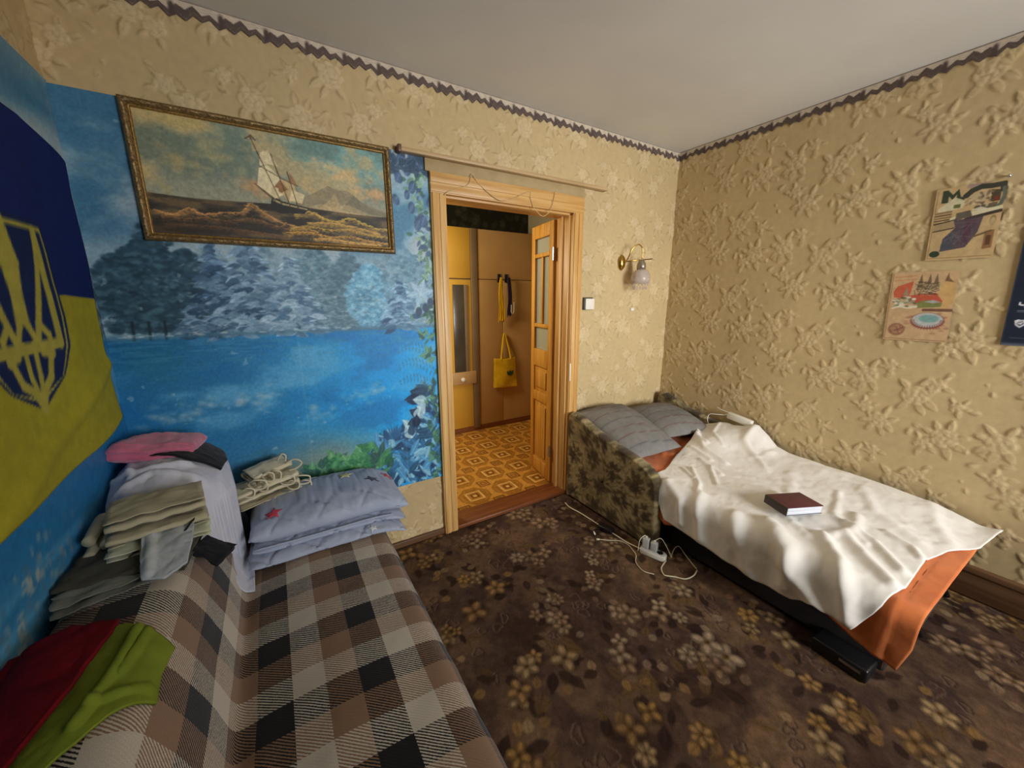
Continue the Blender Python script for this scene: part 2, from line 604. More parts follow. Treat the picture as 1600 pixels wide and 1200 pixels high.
MOT = [(.10, .10, .050, .3, 6, 6), (.17, .055, .034, 1.2, 5, 4), (.36, .13, .046, 2.0, 6, 6), (.43, .20, .032, 0.2, 5, 4), (.24, .30, .052, 1.0, 7, 6), (.17, .37, .034, 2.4, 5, 4), (.45, .38, .048, 4.0, 6, 6), (.08, .27, .026, .9, 5, 4), (.36, .45, .028, 3.3, 5, 4)]
sprigs = [(rs.uniform(0, TW), rs.uniform(0, TH), rs.uniform(.028, .05), rs.uniform(0, 6.28)) for _ in range(16)]
for ox in (-TW, 0, TW):
    for oy in (-TH, 0, TH):
        st = rs.get_state()
        rs.seed(9)
        for x, y, L, a in sprigs:
            if -.1 < x + ox < TW + .1 and -.1 < y + oy < TH + .1: bump_leaf(x + ox, y + oy, L, L * .28, a, .0035)
        for m in MOT:
            rs.seed(int(m[0] * 1000))
            if -.12 < m[0] + ox < TW + .12 and -.12 < m[1] + oy < TH + .12: motif(m[0] + ox, m[1] + oy, *m[2:])
        rs.set_state(st)


def tile_at(u, v):
    k = np.floor(u / TW)
    uu = np.mod(u, TW)
    vv = np.mod(v + .25 * np.mod(k, 2), TH)
    i = (uu - tile.x0) / tile.dx
    j = (vv - tile.y0) / tile.dy
    i0, j0 = i.astype(int), j.astype(int)
    a, b = i - i0, j - j0
    def S2(A): return (A[j0, i0] * (1 - a) + A[j0, i0 + 1] * a) * (1 - b) + (A[j0 + 1, i0] * (1 - a) + A[j0 + 1, i0 + 1] * a) * b
    return S2(tile.h), S2(tile.a[..., 0]), S2(tile.a[..., 1])


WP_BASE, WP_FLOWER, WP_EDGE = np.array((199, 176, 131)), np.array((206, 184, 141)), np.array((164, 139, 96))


def wallpaper(plane, a0, a1, z0, z1, parent, res=.0052):
    nu, nv = max(2, int((a1 - a0) / res)), max(2, int((z1 - z0) / res))
    A, Z = np.meshgrid(np.linspace(a0, a1, nu), np.linspace(z0, z1, nv))
    sh = {'A': .11, 'B': .23, 'C': .4}[plane]
    h, fl, ed = tile_at(A + 8 * TW + sh, Z + .07)
    wob = fbm(A * 3 + 5, Z * 3 + 9, 3, 40)
    k = 1.7 if plane == 'A' else 1.0  # back wall: relief shading strengthened in the colours
    c = WP_BASE - (k - 1) * 6 + (WP_FLOWER - WP_BASE) * k * np.clip(fl, 0, 1)[..., None]
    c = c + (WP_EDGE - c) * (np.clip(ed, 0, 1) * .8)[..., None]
    c = c * (.95 + .1 * wob)[..., None]
    d = h * (1.35 if plane == 'A' else 1.15) + .0006 * fbm(A * 60, Z * 60, 3, 41) + .0012 * wob
    if plane == 'A': P = np.stack([A, -d, Z], -1)
    elif plane == 'B': P = np.stack([-d, A, Z], -1)
    else: P = np.stack([XL + d, A, Z], -1)
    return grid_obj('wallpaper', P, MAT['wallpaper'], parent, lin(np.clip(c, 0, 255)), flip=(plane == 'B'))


MZ0, MZ1, MX1 = .40, 2.222, -2.075
wallpaper('A', XL, MX1, MZ1 - .02, H, wb)
wallpaper('A', MX1, -.99, 2.06, H, wb)
wallpaper('A', -1.05, 0, 0, H, wb)
wallpaper('A', XL, MX1 + .01, 0, MZ0 + .02, wb)
wallpaper('B', -2.55, 0, 0, H, wr, .0060)
wallpaper('B', YF, -2.55, 0, H, wr, .03)
wallpaper('C', -1.9, 0, MZ1 - .02, H, wl, .008)
wallpaper('C', YF, -1.9, 0, H, wl, .03)

# scalloped paper border under the ceiling
BP = .152


def border(name, plane, a0, a1, parent):
    n = int((a1 - a0) / .004)
    a = np.linspace(a0, a1, n)
    ph = np.mod(a + (.02 if plane == 'A' else .06), BP) / BP
    arch = np.abs(ph - .5) * 2
    teeth = np.abs(np.mod(ph * 3.0 + .2, 1) - .5) * 2
    zlow = -.046 - .006 * np.cos(2 * np.pi * (ph - .1)) - .019 * teeth
    nv = 20
    t = np.linspace(0, 1, nv)[:, None]
    Z = H - .001 + t * zlow[None, :]
    A = np.repeat(a[None, :], nv, 0)
    ph2, z = np.repeat(ph[None, :], nv, 0), (H - Z)
    dark, mid, light = np.array((84, 70, 66.)), np.array((140, 124, 114.)), np.array((206, 192, 172.))
    c = np.empty(A.shape + (3,)); c[:] = light
    def put(m, col, al=1.0):
        c[:] = c + (col - c) * (np.clip(m, 0, 1) * al)[..., None]
    wave = .034 + .010 * np.cos(2 * np.pi * (ph2 - .1)) + .004 * np.sin(4 * np.pi * ph2)
    for k in range(5):
        off = (k - 2) * .0052 + .006 * np.sin(2 * np.pi * (ph2 + .1 * k))
        put(1 - np.abs(z - wave + off) / .0016, mid, .75 * (1 if k % 2 else .6))
    low = -np.repeat(zlow[None, :], nv, 0)
    thk = .029 + .009 * np.sin(2 * np.pi * ph2)
    put(sstep(.0, .003, z - (low - thk)), dark, .92)
    put(1 - np.abs(z - (low - .009 - .003 * np.sin(6 * np.pi * ph2))) / .0014, mid, .8)
    put(1 - np.abs(z - .004) / .003, dark)
    put((1 - np.abs(np.mod(ph2 + .5, 1) - .5) / .085) * 1.6 * sstep(.004, .03, z), dark)
    c *= (.92 + .16 * fbm(A * 70, z * 70, 3, 60))[..., None]
    if plane == 'A': P = np.stack([A, np.full_like(A, -.0075), Z], -1)
    elif plane == 'B': P = np.stack([np.full_like(A, -.0075), A, Z], -1)
    else: P = np.stack([np.full_like(A, XL + .0075), A, Z], -1)
    o = grid_obj(name, P, MAT['print'], None, lin(np.clip(c, 0, 255)), flip=(plane != 'B'))
    struct(o)


border('trim_1', 'A', XL, 0, wb)
border('trim_2', 'B', -2.6, 0, wr)
border('trim_3', 'C', -1.6, 0, wl)

# skirting boards
struct(MB().box((XL, -.022, 0), (DX0 - .09, 0, .038)).box((DX1 + .09, -.022, 0), (0, 0, .038)).build('baseboard_back', MAT['skirting'], bevel=.004))
struct(MB().box((-.026, YF, 0), (0, -.02, .155)).box((-.034, YF, .135), (0, -.02, .168)).build('baseboard_right', MAT['skirting_y'], bevel=.005))

# carpet laid over the whole floor
cv = Canvas(XL + .01, -.03, -2.75, -.024, .0061, (104, 80, 66))
f1, f2, f3 = fbm(cv.X * 4, cv.Y * 4, 4, 70), fbm(cv.X * 7 + 3, cv.Y * 7, 4, 75), fbm(cv.X * 40, cv.Y * 40, 3, 79)
for m, col, al in ((sstep(.50, .68, f1), (146, 114, 84), .8), (sstep(.54, .70, f2), (84, 62, 60), .6), (sstep(.46, .28, f1), (82, 60, 48), .85), (sstep(.42, .27, f2), (140, 110, 84), .55)):
    cv.mix((slice(None), slice(None)), m * al, col)
cv.a *= (.82 + .36 * f3)[..., None]
rc = np.random.RandomState(21)


def scroll(x, y, r):
    """fine drawn outlines of leaves and blossoms, lighter line with a dark echo"""
    for k in range(5):
        a, cx, cy = rc.uniform(0, 6.28), x + rc.normal(0, r), y + rc.normal(0, r)
        L, W = r * rc.uniform(.5, .9), r * rc.uniform(.16, .3)
        p = []
        for t in np.linspace(0, 2 * np.pi, 18):
            u, v = L * math.cos(t) * .5, W * math.sin(t) * (1 + .35 * math.sin(3 * t))
            p.append((cx + u * math.cos(a) - v * math.sin(a), cy + u * math.sin(a) + v * math.cos(a)))
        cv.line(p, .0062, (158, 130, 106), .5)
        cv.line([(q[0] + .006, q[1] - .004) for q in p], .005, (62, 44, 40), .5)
    s0 = rc.uniform(0, 6.28)
    cv.line([(x + r * 1.6 * (t - .5) * math.cos(s0) - r * .5 * math.sin(t * 6) * math.sin(s0), y + r * 1.6 * (t - .5) * math.sin(s0) + r * .5 * math.sin(t * 6) * math.cos(s0)) for t in np.linspace(0, 1, 16)], .006, (150, 122, 98), .45)


def bouquet(x, y, s, a0, warm):
    pal = [(206, 158, 92), (196, 150, 96), (212, 174, 124)] if warm else [(194, 158, 122), (210, 178, 142), (184, 146, 114)]
    ex_, ey_ = math.cos(a0), math.sin(a0)
    for k in range(16):
        t, q = rc.uniform(-1.5, 1.5), rc.normal(0, .42)
        px, py = x + s * (t * ex_ - q * ey_), y + s * (t * ey_ + q * ex_)
        a = rc.uniform(0, 6.28)
        dk = rc.rand() < .62
        cv.leaf(px, py, s * rc.uniform(.35, .62), s * rc.uniform(.10, .17), a, (58, 42, 36) if dk else (128, 98, 62), (80, 58, 48) if dk else (92, 68, 44), rc.uniform(.6, .9))
    for k in range(9):
        t, q = rc.uniform(-1.5, 1.5), rc.normal(0, .5)
        px, py = x + s * (t * ex_ - q * ey_), y + s * (t * ey_ + q * ex_)
        c = np.array(pal[rc.randint(3)]) * rc.uniform(.75, .95)
        cv.leaf(px, py, s * .34, s * .13, rc.uniform(0, 6.28), c, c * .7, .8)
    for k in range(rc.randint(4, 7)):
        t, q = rc.uniform(-.95, .95), rc.normal(0, .34)
        fx, fy = x + s * (t * ex_ - q * ey_), y + s * (t * ey_ + q * ex_)
        rr = s * rc.uniform(.24, .46)
        c = np.array(pal[rc.randint(3)]) * rc.uniform(.88, 1.04)
        n, a1 = rc.randint(4, 7), rc.uniform(0, 6.28)
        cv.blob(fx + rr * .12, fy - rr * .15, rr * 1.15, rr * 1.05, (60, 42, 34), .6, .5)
        for p in range(n):                                   # ruffled petals, each with a darker rim and a paler middle
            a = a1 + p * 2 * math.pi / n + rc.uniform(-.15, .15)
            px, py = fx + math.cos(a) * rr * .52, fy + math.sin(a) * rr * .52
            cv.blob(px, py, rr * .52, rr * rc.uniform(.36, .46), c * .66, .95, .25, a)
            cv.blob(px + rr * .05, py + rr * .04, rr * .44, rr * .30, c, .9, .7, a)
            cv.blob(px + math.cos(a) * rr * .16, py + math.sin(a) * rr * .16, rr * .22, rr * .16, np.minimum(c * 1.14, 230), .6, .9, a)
        cv.blob(fx, fy, rr * .26, rr * .22, (112, 82, 44), .9, .6)
        cv.blob(fx + rr * .05, fy, rr * .12, rr * .10, (70, 48, 30), .8, .6)


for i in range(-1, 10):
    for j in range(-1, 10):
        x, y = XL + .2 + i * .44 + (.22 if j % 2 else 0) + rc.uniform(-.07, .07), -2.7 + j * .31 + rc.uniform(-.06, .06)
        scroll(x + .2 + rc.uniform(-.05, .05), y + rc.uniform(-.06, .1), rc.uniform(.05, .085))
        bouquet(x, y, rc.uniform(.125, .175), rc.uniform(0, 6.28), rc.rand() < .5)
cv.a *= (.77 + .12 * vnoise(cv.X * 170, cv.Y * 170, 81))[..., None]
P = np.stack([cv.X, cv.Y, .0015 * fbm(cv.X * 3, cv.Y * 3, 3, 3) + .0006 * vnoise(cv.X * 200, cv.Y * 200, 83)], -1)
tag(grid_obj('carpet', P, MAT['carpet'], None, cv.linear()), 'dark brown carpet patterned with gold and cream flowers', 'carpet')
c2 = Canvas(XL + .01, -.03, YF, -2.75, .1, (104, 80, 66))
grid_obj('carpet_border', np.stack([c2.X, c2.Y, 0 * c2.X], -1), MAT['carpet'], bpy.data.objects['carpet'], c2.linear())

# ------------------------------------------------------------ doorway
door = tag(bpy.data.objects.new('door_1', None), kind='structure')
link(door)
def moulding(name, mat, lo, hi, axis):
    """door casing board with a stepped face: (lo, hi) box, thicker outer rim"""
    b = MB().box(lo, hi)
    x0, y0, z0 = lo; x1, y1, z1 = hi
    if axis == 'z':
        w = (x1 - x0)
        b.box((x0 + w * .08, y0 - .006, z0), (x0 + w * .42, y0, z1)).box((x0 + w * .55, y0 - .004, z0), (x1 - w * .06, y0, z1))
    else:
        w = (z1 - z0)
        b.box((x0, y0 - .006, z0 + w * .5), (x1, y0, z1 - w * .1)).box((x0, y0 - .004, z0 + w * .06), (x1, y0, z0 + w * .4))
    return b.build(name, mat, door, bevel=.003)


moulding('casing', MAT['wood_chip'], (DX0 - .088, -.03, 0), (DX0, .0, DZ), 'z')
moulding('casing', MAT['wood'], (DX1, -.03, 0), (DX1 + .088, .0, DZ), 'z')
moulding('casing', MAT['wood_x'], (DX0 - .088, -.03, DZ), (DX1 + .088, .0, 2.15), 'x')
MB().box((DX0 - .012, -.001, 0), (DX0 + .012, WT + .002, DZ)).box((DX0 + .012, .06, 0), (DX0 + .03, .09, DZ)).build('jamb', MAT['wood'], door, bevel=.002)
MB().box((DX1 - .012, -.001, 0), (DX1 + .012, WT + .002, DZ)).box((DX1 - .03, .06, 0), (DX1 - .012, .09, DZ)).build('jamb', MAT['wood'], door, bevel=.002)
MB().box((DX0 - .012, -.001, DZ - .012), (DX1 + .012, WT + .002, DZ + .012)).build('lintel', MAT['wood_x'], door, bevel=.002)
MB().box((DX0, -.03, 0), (DX1, WT + .01, .028)).build('threshold', MAT['sill'], door, bevel=.006)

# narrow glazed leaf standing open into the hall, hinged on the right jamb
LA = Vector((-1.118, .145, 0)); LB = Vector((-1.05, .51, 0))
ld = (LB - LA).normalized()
LM = Matrix.Translation(LA) @ Matrix.Rotation(math.atan2(ld.y, ld.x), 4, 'Z')   # local x along the leaf, local +y is its hall-left face
LW, LZ0, LZ1, LT = (LB - LA).length, .035, 2.03, .042
leaf = MB()
st, yb, yf = .062, -LT, 0.0
for u0, u1 in ((0, st), (LW - st, LW)): leaf.box((u0, yb, LZ0), (u1, yf, LZ1), LM)
for z0, z1 in ((LZ0, .15), (.66, .74), (.95, 1.09), (1.265, 1.295), (1.795, 1.825), (1.935, LZ1)): leaf.box((st, yb, z0), (LW - st, yf, z1), LM)
leaf.box((LW / 2 - .014, yb + .004, 1.295), (LW / 2 + .014, yf - .004, 1.795), LM)
lo = leaf.build('door_leaf', MAT['leafwood'], door, bevel=.004)
for z0, z1, in ((.15, .66), (.74, .95)):
    b = MB().box((st - .004, yb + .012, z0 - .004), (LW - st + .004, yf - .014, z1 + .004), LM)
    a, c = st + .035, LW - st - .035
    b.prism([(a, z0 + .035), (c, z0 + .035), (c, z1 - .035), (a, z1 - .035)], 'y', yf - .014, yf - .004, LM)
    b.build('panel', MAT['leafwood'], lo, bevel=.006)
for u0, u1, z0, z1 in ((st, LW - st, 1.825, 1.935), (st, LW / 2 - .014, 1.295, 1.795), (LW / 2 + .014, LW - st, 1.295, 1.795), (st, LW - st, 1.09, 1.265)):
    MB().box((u0 - .003, yb + .018, z0 - .003), (u1 + .003, yb + .022, z1 + .003), LM).build('pane', MAT['glass'], lo)
for z in (1.80, .30):
    MB().tube([LM @ Vector((-.006, .004, z - .045)), LM @ Vector((-.006, .004, z + .045))], .008, 8).build('hinge', MAT['steel'], lo)
MB().box((LW, -.032, 1.90), (LW + .004, -.012, 2.0), LM).box((LW, -.032, .93), (LW + .004, -.012, 1.09), LM).build('latch_plate', MAT['steel'], lo)
MB().box((DX1 + .002, -.037, .90), (DX1 + .012, -.03, 1.03)).build('strike_plate', MAT['white_plastic'], door, bevel=.002)

# ------------------------------------------------------------ hall beyond
HY = 1.65
struct(MB().box((-3.1, WT, -.012), (-3.0, 2.3, H)).build('wall_hall_left', MAT['wall_core']))
struct(MB().box((.05, WT, -.012), (.15, 2.3, H)).build('wall_hall_right', MAT['wall_core']))
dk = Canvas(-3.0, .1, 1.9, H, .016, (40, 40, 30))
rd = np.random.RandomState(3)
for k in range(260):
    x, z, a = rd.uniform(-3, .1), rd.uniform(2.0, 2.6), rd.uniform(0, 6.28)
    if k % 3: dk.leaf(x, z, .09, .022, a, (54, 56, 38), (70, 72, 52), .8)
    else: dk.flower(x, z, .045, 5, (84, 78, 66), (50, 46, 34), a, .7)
struct(MB().box((-3.1, 2.2, -.012), (.15, 2.3, H)).build('wall_hall_back', MAT['wall_core']))
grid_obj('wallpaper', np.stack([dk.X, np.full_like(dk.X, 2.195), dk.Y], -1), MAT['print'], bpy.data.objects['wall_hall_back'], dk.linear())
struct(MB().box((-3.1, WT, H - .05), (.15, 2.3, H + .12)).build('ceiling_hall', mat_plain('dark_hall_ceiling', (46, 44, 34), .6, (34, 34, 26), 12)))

# patterned linoleum: octagons with framed squares, small squares between
lv = Canvas(-2.6, .05, .135, HY + .03, .0072, (204, 148, 62))
fx0, fy0, T = -1.41, .306, .292
U, V = np.abs(np.mod((lv.X - fx0) / T + .5, 1) - .5), np.abs(np.mod((lv.Y - fy0) / T + .5, 1) - .5)
octd = np.maximum(np.maximum(U, V), (U + V) / 1.36)
sq = np.maximum(U, V)
U2, V2 = np.abs(np.mod((lv.X - fx0) / T, 1) - .5), np.abs(np.mod((lv.Y - fy0) / T, 1) - .5)
s2 = np.maximum(U2, V2)
full = (slice(None), slice(None))
g, o_, cr, br = (158, 106, 34), (208, 150, 60), (226, 182, 104), (112, 66, 24)
def ring(d, a, b): return sstep(a - .012, a + .012, d) * (1 - sstep(b - .012, b + .012, d))
lv.mix(full, ring(octd, -.5, .43), g)
lv.mix(full, ring(octd, .33, .38), (174, 122, 48))
lv.mix(full, ring(sq, -.5, .225), cr)
lv.mix(full, ring(sq, -.5, .17), (176, 120, 44))
lv.mix(full, ring(sq, .06, .11), br)
lv.mix(full, ring(sq, -.5, .05), cr)
lv.mix(full, ring(s2, -.5, .165), br)
lv.mix(full, ring(s2, .085, .125), (196, 142, 62))
lv.mix(full, ring(s2, -.5, .055), (186, 130, 52))
lv.a *= (.9 + .2 * vnoise(lv.X * 90, lv.Y * 90, 90))[..., None]
tag(grid_obj('hall_linoleum', np.stack([lv.X, lv.Y, np.full_like(lv.X, .004)], -1), MAT['lino'], None, lv.linear()), 'orange brown linoleum with octagon pattern on the hall floor', 'flooring')

# ------------------------------------------------------------ photo mural on the back wall, folded round the corner
cv = Canvas(XL + .004, MX1, MZ0, MZ1, .0039)
X, Z = cv.X, cv.Y
sx = (X - XL) / (MX1 - XL)                       # 0 left .. 1 right
rm = np.random.RandomState(12)


def put(cv, m, col, al=1.0): cv.mix((slice(None), slice(None)), np.clip(m, 0, 1) * al, col)


def sky_and_lake(cv, u, Z, horizon, seed):
    cv.a[:] = (96, 140, 172)
    put(cv, sstep(1.45, 2.25, Z), (92, 142, 170))
    put(cv, sstep(.5, 1.0, u), (150, 198, 222), .7)
    cl = fbm(u * 5 + seed, Z * 4.5, 5, seed)
    put(cv, sstep(.44, .66, cl) * sstep(1.5, 1.75, Z), (178, 194, 202), .9)
    put(cv, sstep(.52, .38, cl) * sstep(1.5, 1.75, Z), (48, 108, 150), .55)
    put(cv, sstep(1.78, 1.66, Z), (168, 196, 210), .7)
    lake = sstep(horizon + .004, horizon - .004, Z)
    put(cv, lake, (38, 122, 178))
    put(cv, lake * sstep(.2, .85, u), (24, 168, 246), .97)
    put(cv, lake * sstep(.35, .0, u) * sstep(1.0, 1.35, Z), (24, 100, 136), .75)
    put(cv, lake * sstep(.95, .55, Z) * sstep(.9, .3, u), (66, 124, 168), .75)
    f = fbm(u * 4 + 2, Z * 6, 5, seed + 9)
    put(cv, lake * sstep(.5, .70, f), (112, 186, 228), .62)
    put(cv, lake * sstep(.5, .3, f), (18, 106, 176), .5)
    put(cv, lake * sstep(.48, .7, vnoise(u * 18, Z * 140, seed + 3)) * sstep(horizon - .25, horizon, Z), (84, 154, 190), .35)
    put(cv, np.exp(-((Z - horizon - .006) / .012) ** 2), (96, 150, 176), .5)


sky_and_lake(cv, sx, Z, 1.335, 101)
for x, z, r in ((-3.34, 1.0, .055), (-3.24, .99, .05), (-3.16, 1.03, .05), (-3.0, 1.02, .06), (-2.94, 1.05, .045), (-2.52, .98, .05), (-2.44, 1.0, .055), (-2.72, .92, .07)):
    for k in range(14):
        cv.blob(x + rm.normal(0, r * .7), z + rm.normal(0, r * .35), r * rm.uniform(.3, .7), r * rm.uniform(.2, .45), (176, 198, 212), .24, .9)


def decid(cv, x, z0, w, h, cols, n, al=.8):
    for k in range(int(n * 2)):
        t = rm.uniform(0, 1)
        rr = w * (1 - (2 * t - .9) ** 2 * .7) * .5
        xx, zz = x + rm.uniform(-1, 1) * rr, z0 + t * h
        s = rm.uniform(.008, .019)
        c = cols[rm.randint(len(cols))]
        cv.blob(xx, zz, s * 1.3, s * .8, c, al * rm.uniform(.5, 1), .6, rm.uniform(-.5, .5))


def conifer(cv, x, z0, w, h, dark, light, n=13):
    for k in range(n):
        t = k / (n - 1)
        zz = z0 + h * (1 - t) if False else z0 + h * (1 - t) ** 1.0
    for k in range(n * 9):
        t = (k / (n * 9)) ** .8                       # 0 top .. 1 bottom
        zz = z0 + h * (1 - t)
        half = w * .5 * (t * .95 + .05)
        q = rm.uniform(-1, 1)
        xx = x + q * half
        ang = (-.35 if q > 0 else math.pi + .35) + rm.uniform(-.3, .3)
        c = np.array(dark) + (np.array(light) - dark) * np.clip(rm.normal(.5, .33), 0, 1)
        cv.leaf(xx - math.cos(ang) * .03, zz + .008, .075 * (.5 + t * .6), .010 + .008 * t, ang, c, None, .85)
        if k % 3 == 0: cv.leaf(xx, zz, .04, .005, ang + .2, np.clip(np.array(light) * 1.12, 0, 255), None, .8)


pale = [(126, 164, 186), (104, 144, 168), (146, 178, 196), (90, 128, 152), (118, 152, 172)]
for k in range(22): decid(cv, -3.12 + k * .05, 1.34, .16, .33 + .06 * math.sin(k * 1.7), pale, 100, .6)
for dx_, h_d, w_d in ((-.10, .30, .20), (.12, .33, .20), (.02, .43, .20)): decid(cv, -3.27 + dx_, 1.36, w_d, h_d, [(36, 70, 90), (50, 88, 110), (30, 60, 78), (70, 110, 132)], 220)
decid(cv, -3.27, 1.36, .30, .36, [(36, 70, 90), (50, 88, 110), (30, 60, 78), (70, 110, 132)], 620)
for x in (-3.36, -3.31, -3.26, -3.2): cv.line([(x, 1.33), (x + .004, 1.40)], .010, (24, 46, 58), .9)
decid(cv, -2.66, 1.34, .24, .38, [(92, 134, 154), (114, 154, 172), (78, 118, 138), (132, 168, 184)], 320)
decid(cv, -2.52, 1.34, .22, .36, [(86, 126, 146), (108, 146, 162), (70, 108, 128)], 260)
conifer(cv, -3.07, 1.335, .30, .38, (36, 70, 104), (128, 166, 200), 16)
conifer(cv, -2.94, 1.335, .34, .47, (40, 76, 110), (154, 190, 220), 18)
conifer(cv, -2.78, 1.335, .30, .34, (74, 114, 150), (176, 208, 230), 15)
decid(cv, -2.42, 1.35, .25, .31, [(96, 168, 206), (128, 192, 224), (80, 146, 186), (156, 212, 236)], 420)
decid(cv, -2.24, 1.42, .24, .32, [(84, 130, 158), (110, 156, 182), (136, 176, 202)], 240)
conifer(cv, -2.27, 1.335, .22, .25, (36, 78, 120), (158, 202, 232), 13)
for k in range(900):                                  # frosted twigs
    x = rm.uniform(-3.2, -2.12)
    cv.leaf(x, 1.345 + abs(rm.normal(0, .15)), rm.uniform(.015, .03), .0028, rm.uniform(2.6, 3.8) if k % 2 else rm.uniform(-.7, .5), (184, 212, 230) if k % 3 else (60, 98, 130), None, .42)
put(cv, np.exp(-((Z - 1.338) / .010) ** 2), (74, 120, 150), .7)
for k in range(26): cv.blob(rm.uniform(-3.4, -2.5), 1.345 + rm.normal(0, .003), .018, .004, (206, 222, 228), .5, .5)
# climbing leaves down the right-hand edge
for k in range(210):
    t = rm.rand()
    z = 1.38 + t * .86
    x = MX1 - abs(rm.normal(0, .045)) - (.05 * rm.rand() if z > 2.0 else 0)
    g = [(104, 146, 120), (138, 174, 152), (164, 198, 190), (70, 110, 96), (64, 92, 126), (120, 162, 196)][rm.randint(6)]
    cv.leaf(x, z, rm.uniform(.03, .055), rm.uniform(.008, .014), rm.uniform(0, 6.28), g, tuple(np.clip(np.array(g) * 1.2, 0, 255)), .85)
for x, z, r in ((-2.24, 2.10, .030), (-2.19, 2.14, .028), (-2.17, 2.06, .03), (-2.26, 1.99, .026), (-2.14, 2.17, .034), (-2.22, 2.19, .034), (-2.18, 1.96, .028), (-2.12, 1.90, .036), (-2.15, 1.88, .03), (-2.27, 2.17, .03), (-2.20, 2.02, .022)):
    cv.blob(x, z, r * .75, r * 1.2, (62, 88, 124), .9, .25, rm.uniform(-.5, .5))
    cv.leaf(x - r * .5, z - r, r * 2.1, r * .55, 1.1, (84, 116, 156), (120, 152, 186), .8)
for k in range(40): cv.leaf(rm.uniform(-2.28, MX1), rm.uniform(2.14, 2.22), .05, .015, rm.uniform(0, 6.28), (48, 72, 100), (80, 110, 136), .8)
for a in range(6): cv.leaf(-2.155, 1.52, .085, .018, a * 1.05 + .2, (158, 196, 222), (196, 222, 236), .9)
for x, z in ((-2.13, 1.44), (-2.10, 1.47), (-2.17, 1.42)): cv.blob(x, z, .022, .03, (46, 70, 104), .9, .3)
# plants growing out of the lower right corner and the bottom edge
def tuft(x, z, n, L, W, cols, a0, a1):
    for k in range(n):
        a = rm.uniform(a0, a1)
        c = cols[rm.randint(len(cols))]
        cv.leaf(x + rm.normal(0, .02), z + rm.normal(0, .02), L * rm.uniform(.6, 1.1), W * rm.uniform(.7, 1.2), a, c, tuple(np.clip(np.array(c) * 1.25 + 10, 0, 255)), .9)
blue = [(34, 66, 104), (52, 112, 160), (84, 152, 198), (128, 184, 216), (40, 84, 116)]
green = [(44, 104, 76), (72, 136, 92), (98, 158, 110), (54, 92, 88)]
put(cv, np.exp(-(((X + 2.70) / .26) ** 2 + ((Z - .66) / .13) ** 2)), (150, 160, 140), .8)
put(cv, np.exp(-(((X + 2.86) / .10) ** 2 + ((Z - .60) / .07) ** 2)), (112, 122, 104), .8)
for k in range(40): tuft(-2.44 + .37 * rm.rand(), .40 + .30 * rm.rand(), 8, .11, .020, blue, .3, 2.8)
for k in range(26): tuft(-2.86 + .42 * rm.rand(), .42 + .20 * rm.rand(), 8, .085, .019, green, .2, 2.9)
for k in range(12): tuft(-2.70 + .20 * rm.rand(), .52 + .15 * rm.rand(), 12, .05, .016, [(84, 152, 100), (112, 172, 118), (56, 122, 84)], 0, 6.28)
for k in range(16): tuft(MX1 - .02 - .09 * rm.rand(), .55 + .40 * rm.rand(), 7, .10, .016, blue + [(60, 110, 110)], .9, 3.6)
for x, z in ((-2.20, .82), (-2.24, .72), (-2.16, .92)): tuft(x, z, 6, .10, .03, [(22, 44, 74), (40, 72, 104), (170, 206, 224)], 1.0, 3.2)
for a in np.linspace(.35, 2.8, 12): cv.leaf(-2.36, .70, .10, .006, a, (48, 100, 150), None, .8)
for q in range(3):                                    # feathery fern fronds
    bx, bz = MX1 - .02, .98 + .09 * q
    for k in range(11):
        t = k / 10
        cv.leaf(bx - .20 * t, bz + .07 * math.sin(t * 2.4), .05 * (1 - t * .6), .005, -1.9 + .3 * t, (72, 126, 156), None, .7)
        cv.leaf(bx - .20 * t, bz + .07 * math.sin(t * 2.4), .05 * (1 - t * .6), .005, 1.9, (72, 126, 156), None, .7)
for k in range(18): tuft(MX1 - .05 * rm.rand(), .42 + 1.0 * rm.rand(), 5, .06, .011, [(64, 112, 92), (94, 146, 118), (46, 84, 86)], 1.2, 4.6)
for x in (-2.78, -2.29): put(cv, np.exp(-((X - x) / .003) ** 2), (200, 220, 230), .14)   # sheet joints
cv.a *= (.93 + .14 * vnoise(X * 150, Z * 150, 120))[..., None]
put(cv, sstep(.80, .83, fbm(X * 22, Z * 22, 4, 130)), (200, 214, 222), .35)                # rubbed spots
mural = thing('wall_mural', 'blue lake and frosted forest photo mural pasted across the corner behind the sofa', 'wall mural', (XL + .3, -.005, 1.3))
wv = .0025 * fbm(X * 2, Z * 5, 3, 140)
grid_obj('mural_sheet', np.stack([X, -.008 - wv, Z], -1), MAT['mural'], mural, cv.linear())

cw = Canvas(-1.9, -.004, .02, 2.23, .0095)
u = (-cw.X) / 1.9
sky_and_lake(cw, .25 * (1 - u), cw.Y, 1.345, 160)
cvs = cv
for y in np.arange(-1.85, .05, .085): decid(cw, y, 1.35, .24, .34 + .12 * rm.rand(), [(30, 58, 66), (40, 74, 84), (24, 48, 56), (54, 92, 104)], 110)  # dark trees, toned darker still: dimness of the left wall put into the print
for k in range(9):
    y, z = rm.uniform(-1.5, -.65), rm.uniform(.45, .86)
    for q in range(60): cw.blob(y + rm.normal(0, .07), z + rm.normal(0, .07), rm.uniform(.005, .018), rm.uniform(.006, .022), [(132, 158, 178), (92, 128, 156), (150, 164, 172)][q % 3], .6, .5)
put(cw, sstep(.6, .35, cw.Y + .25 * fbm(cw.X * 3, cw.Y * 3, 3, 171)), (28, 64, 84), .8)
for y, z, r in ((-.87, .82, .03), (-.93, .76, .025), (-.82, .83, .02), (-.97, .70, .03)):
    for q in range(12): cw.blob(y + rm.normal(0, r * .5), z + rm.normal(0, r * .7), r * rm.uniform(.12, .4), r * rm.uniform(.2, .5), (168, 176, 176), .7, .4, rm.uniform(-.6, .6))
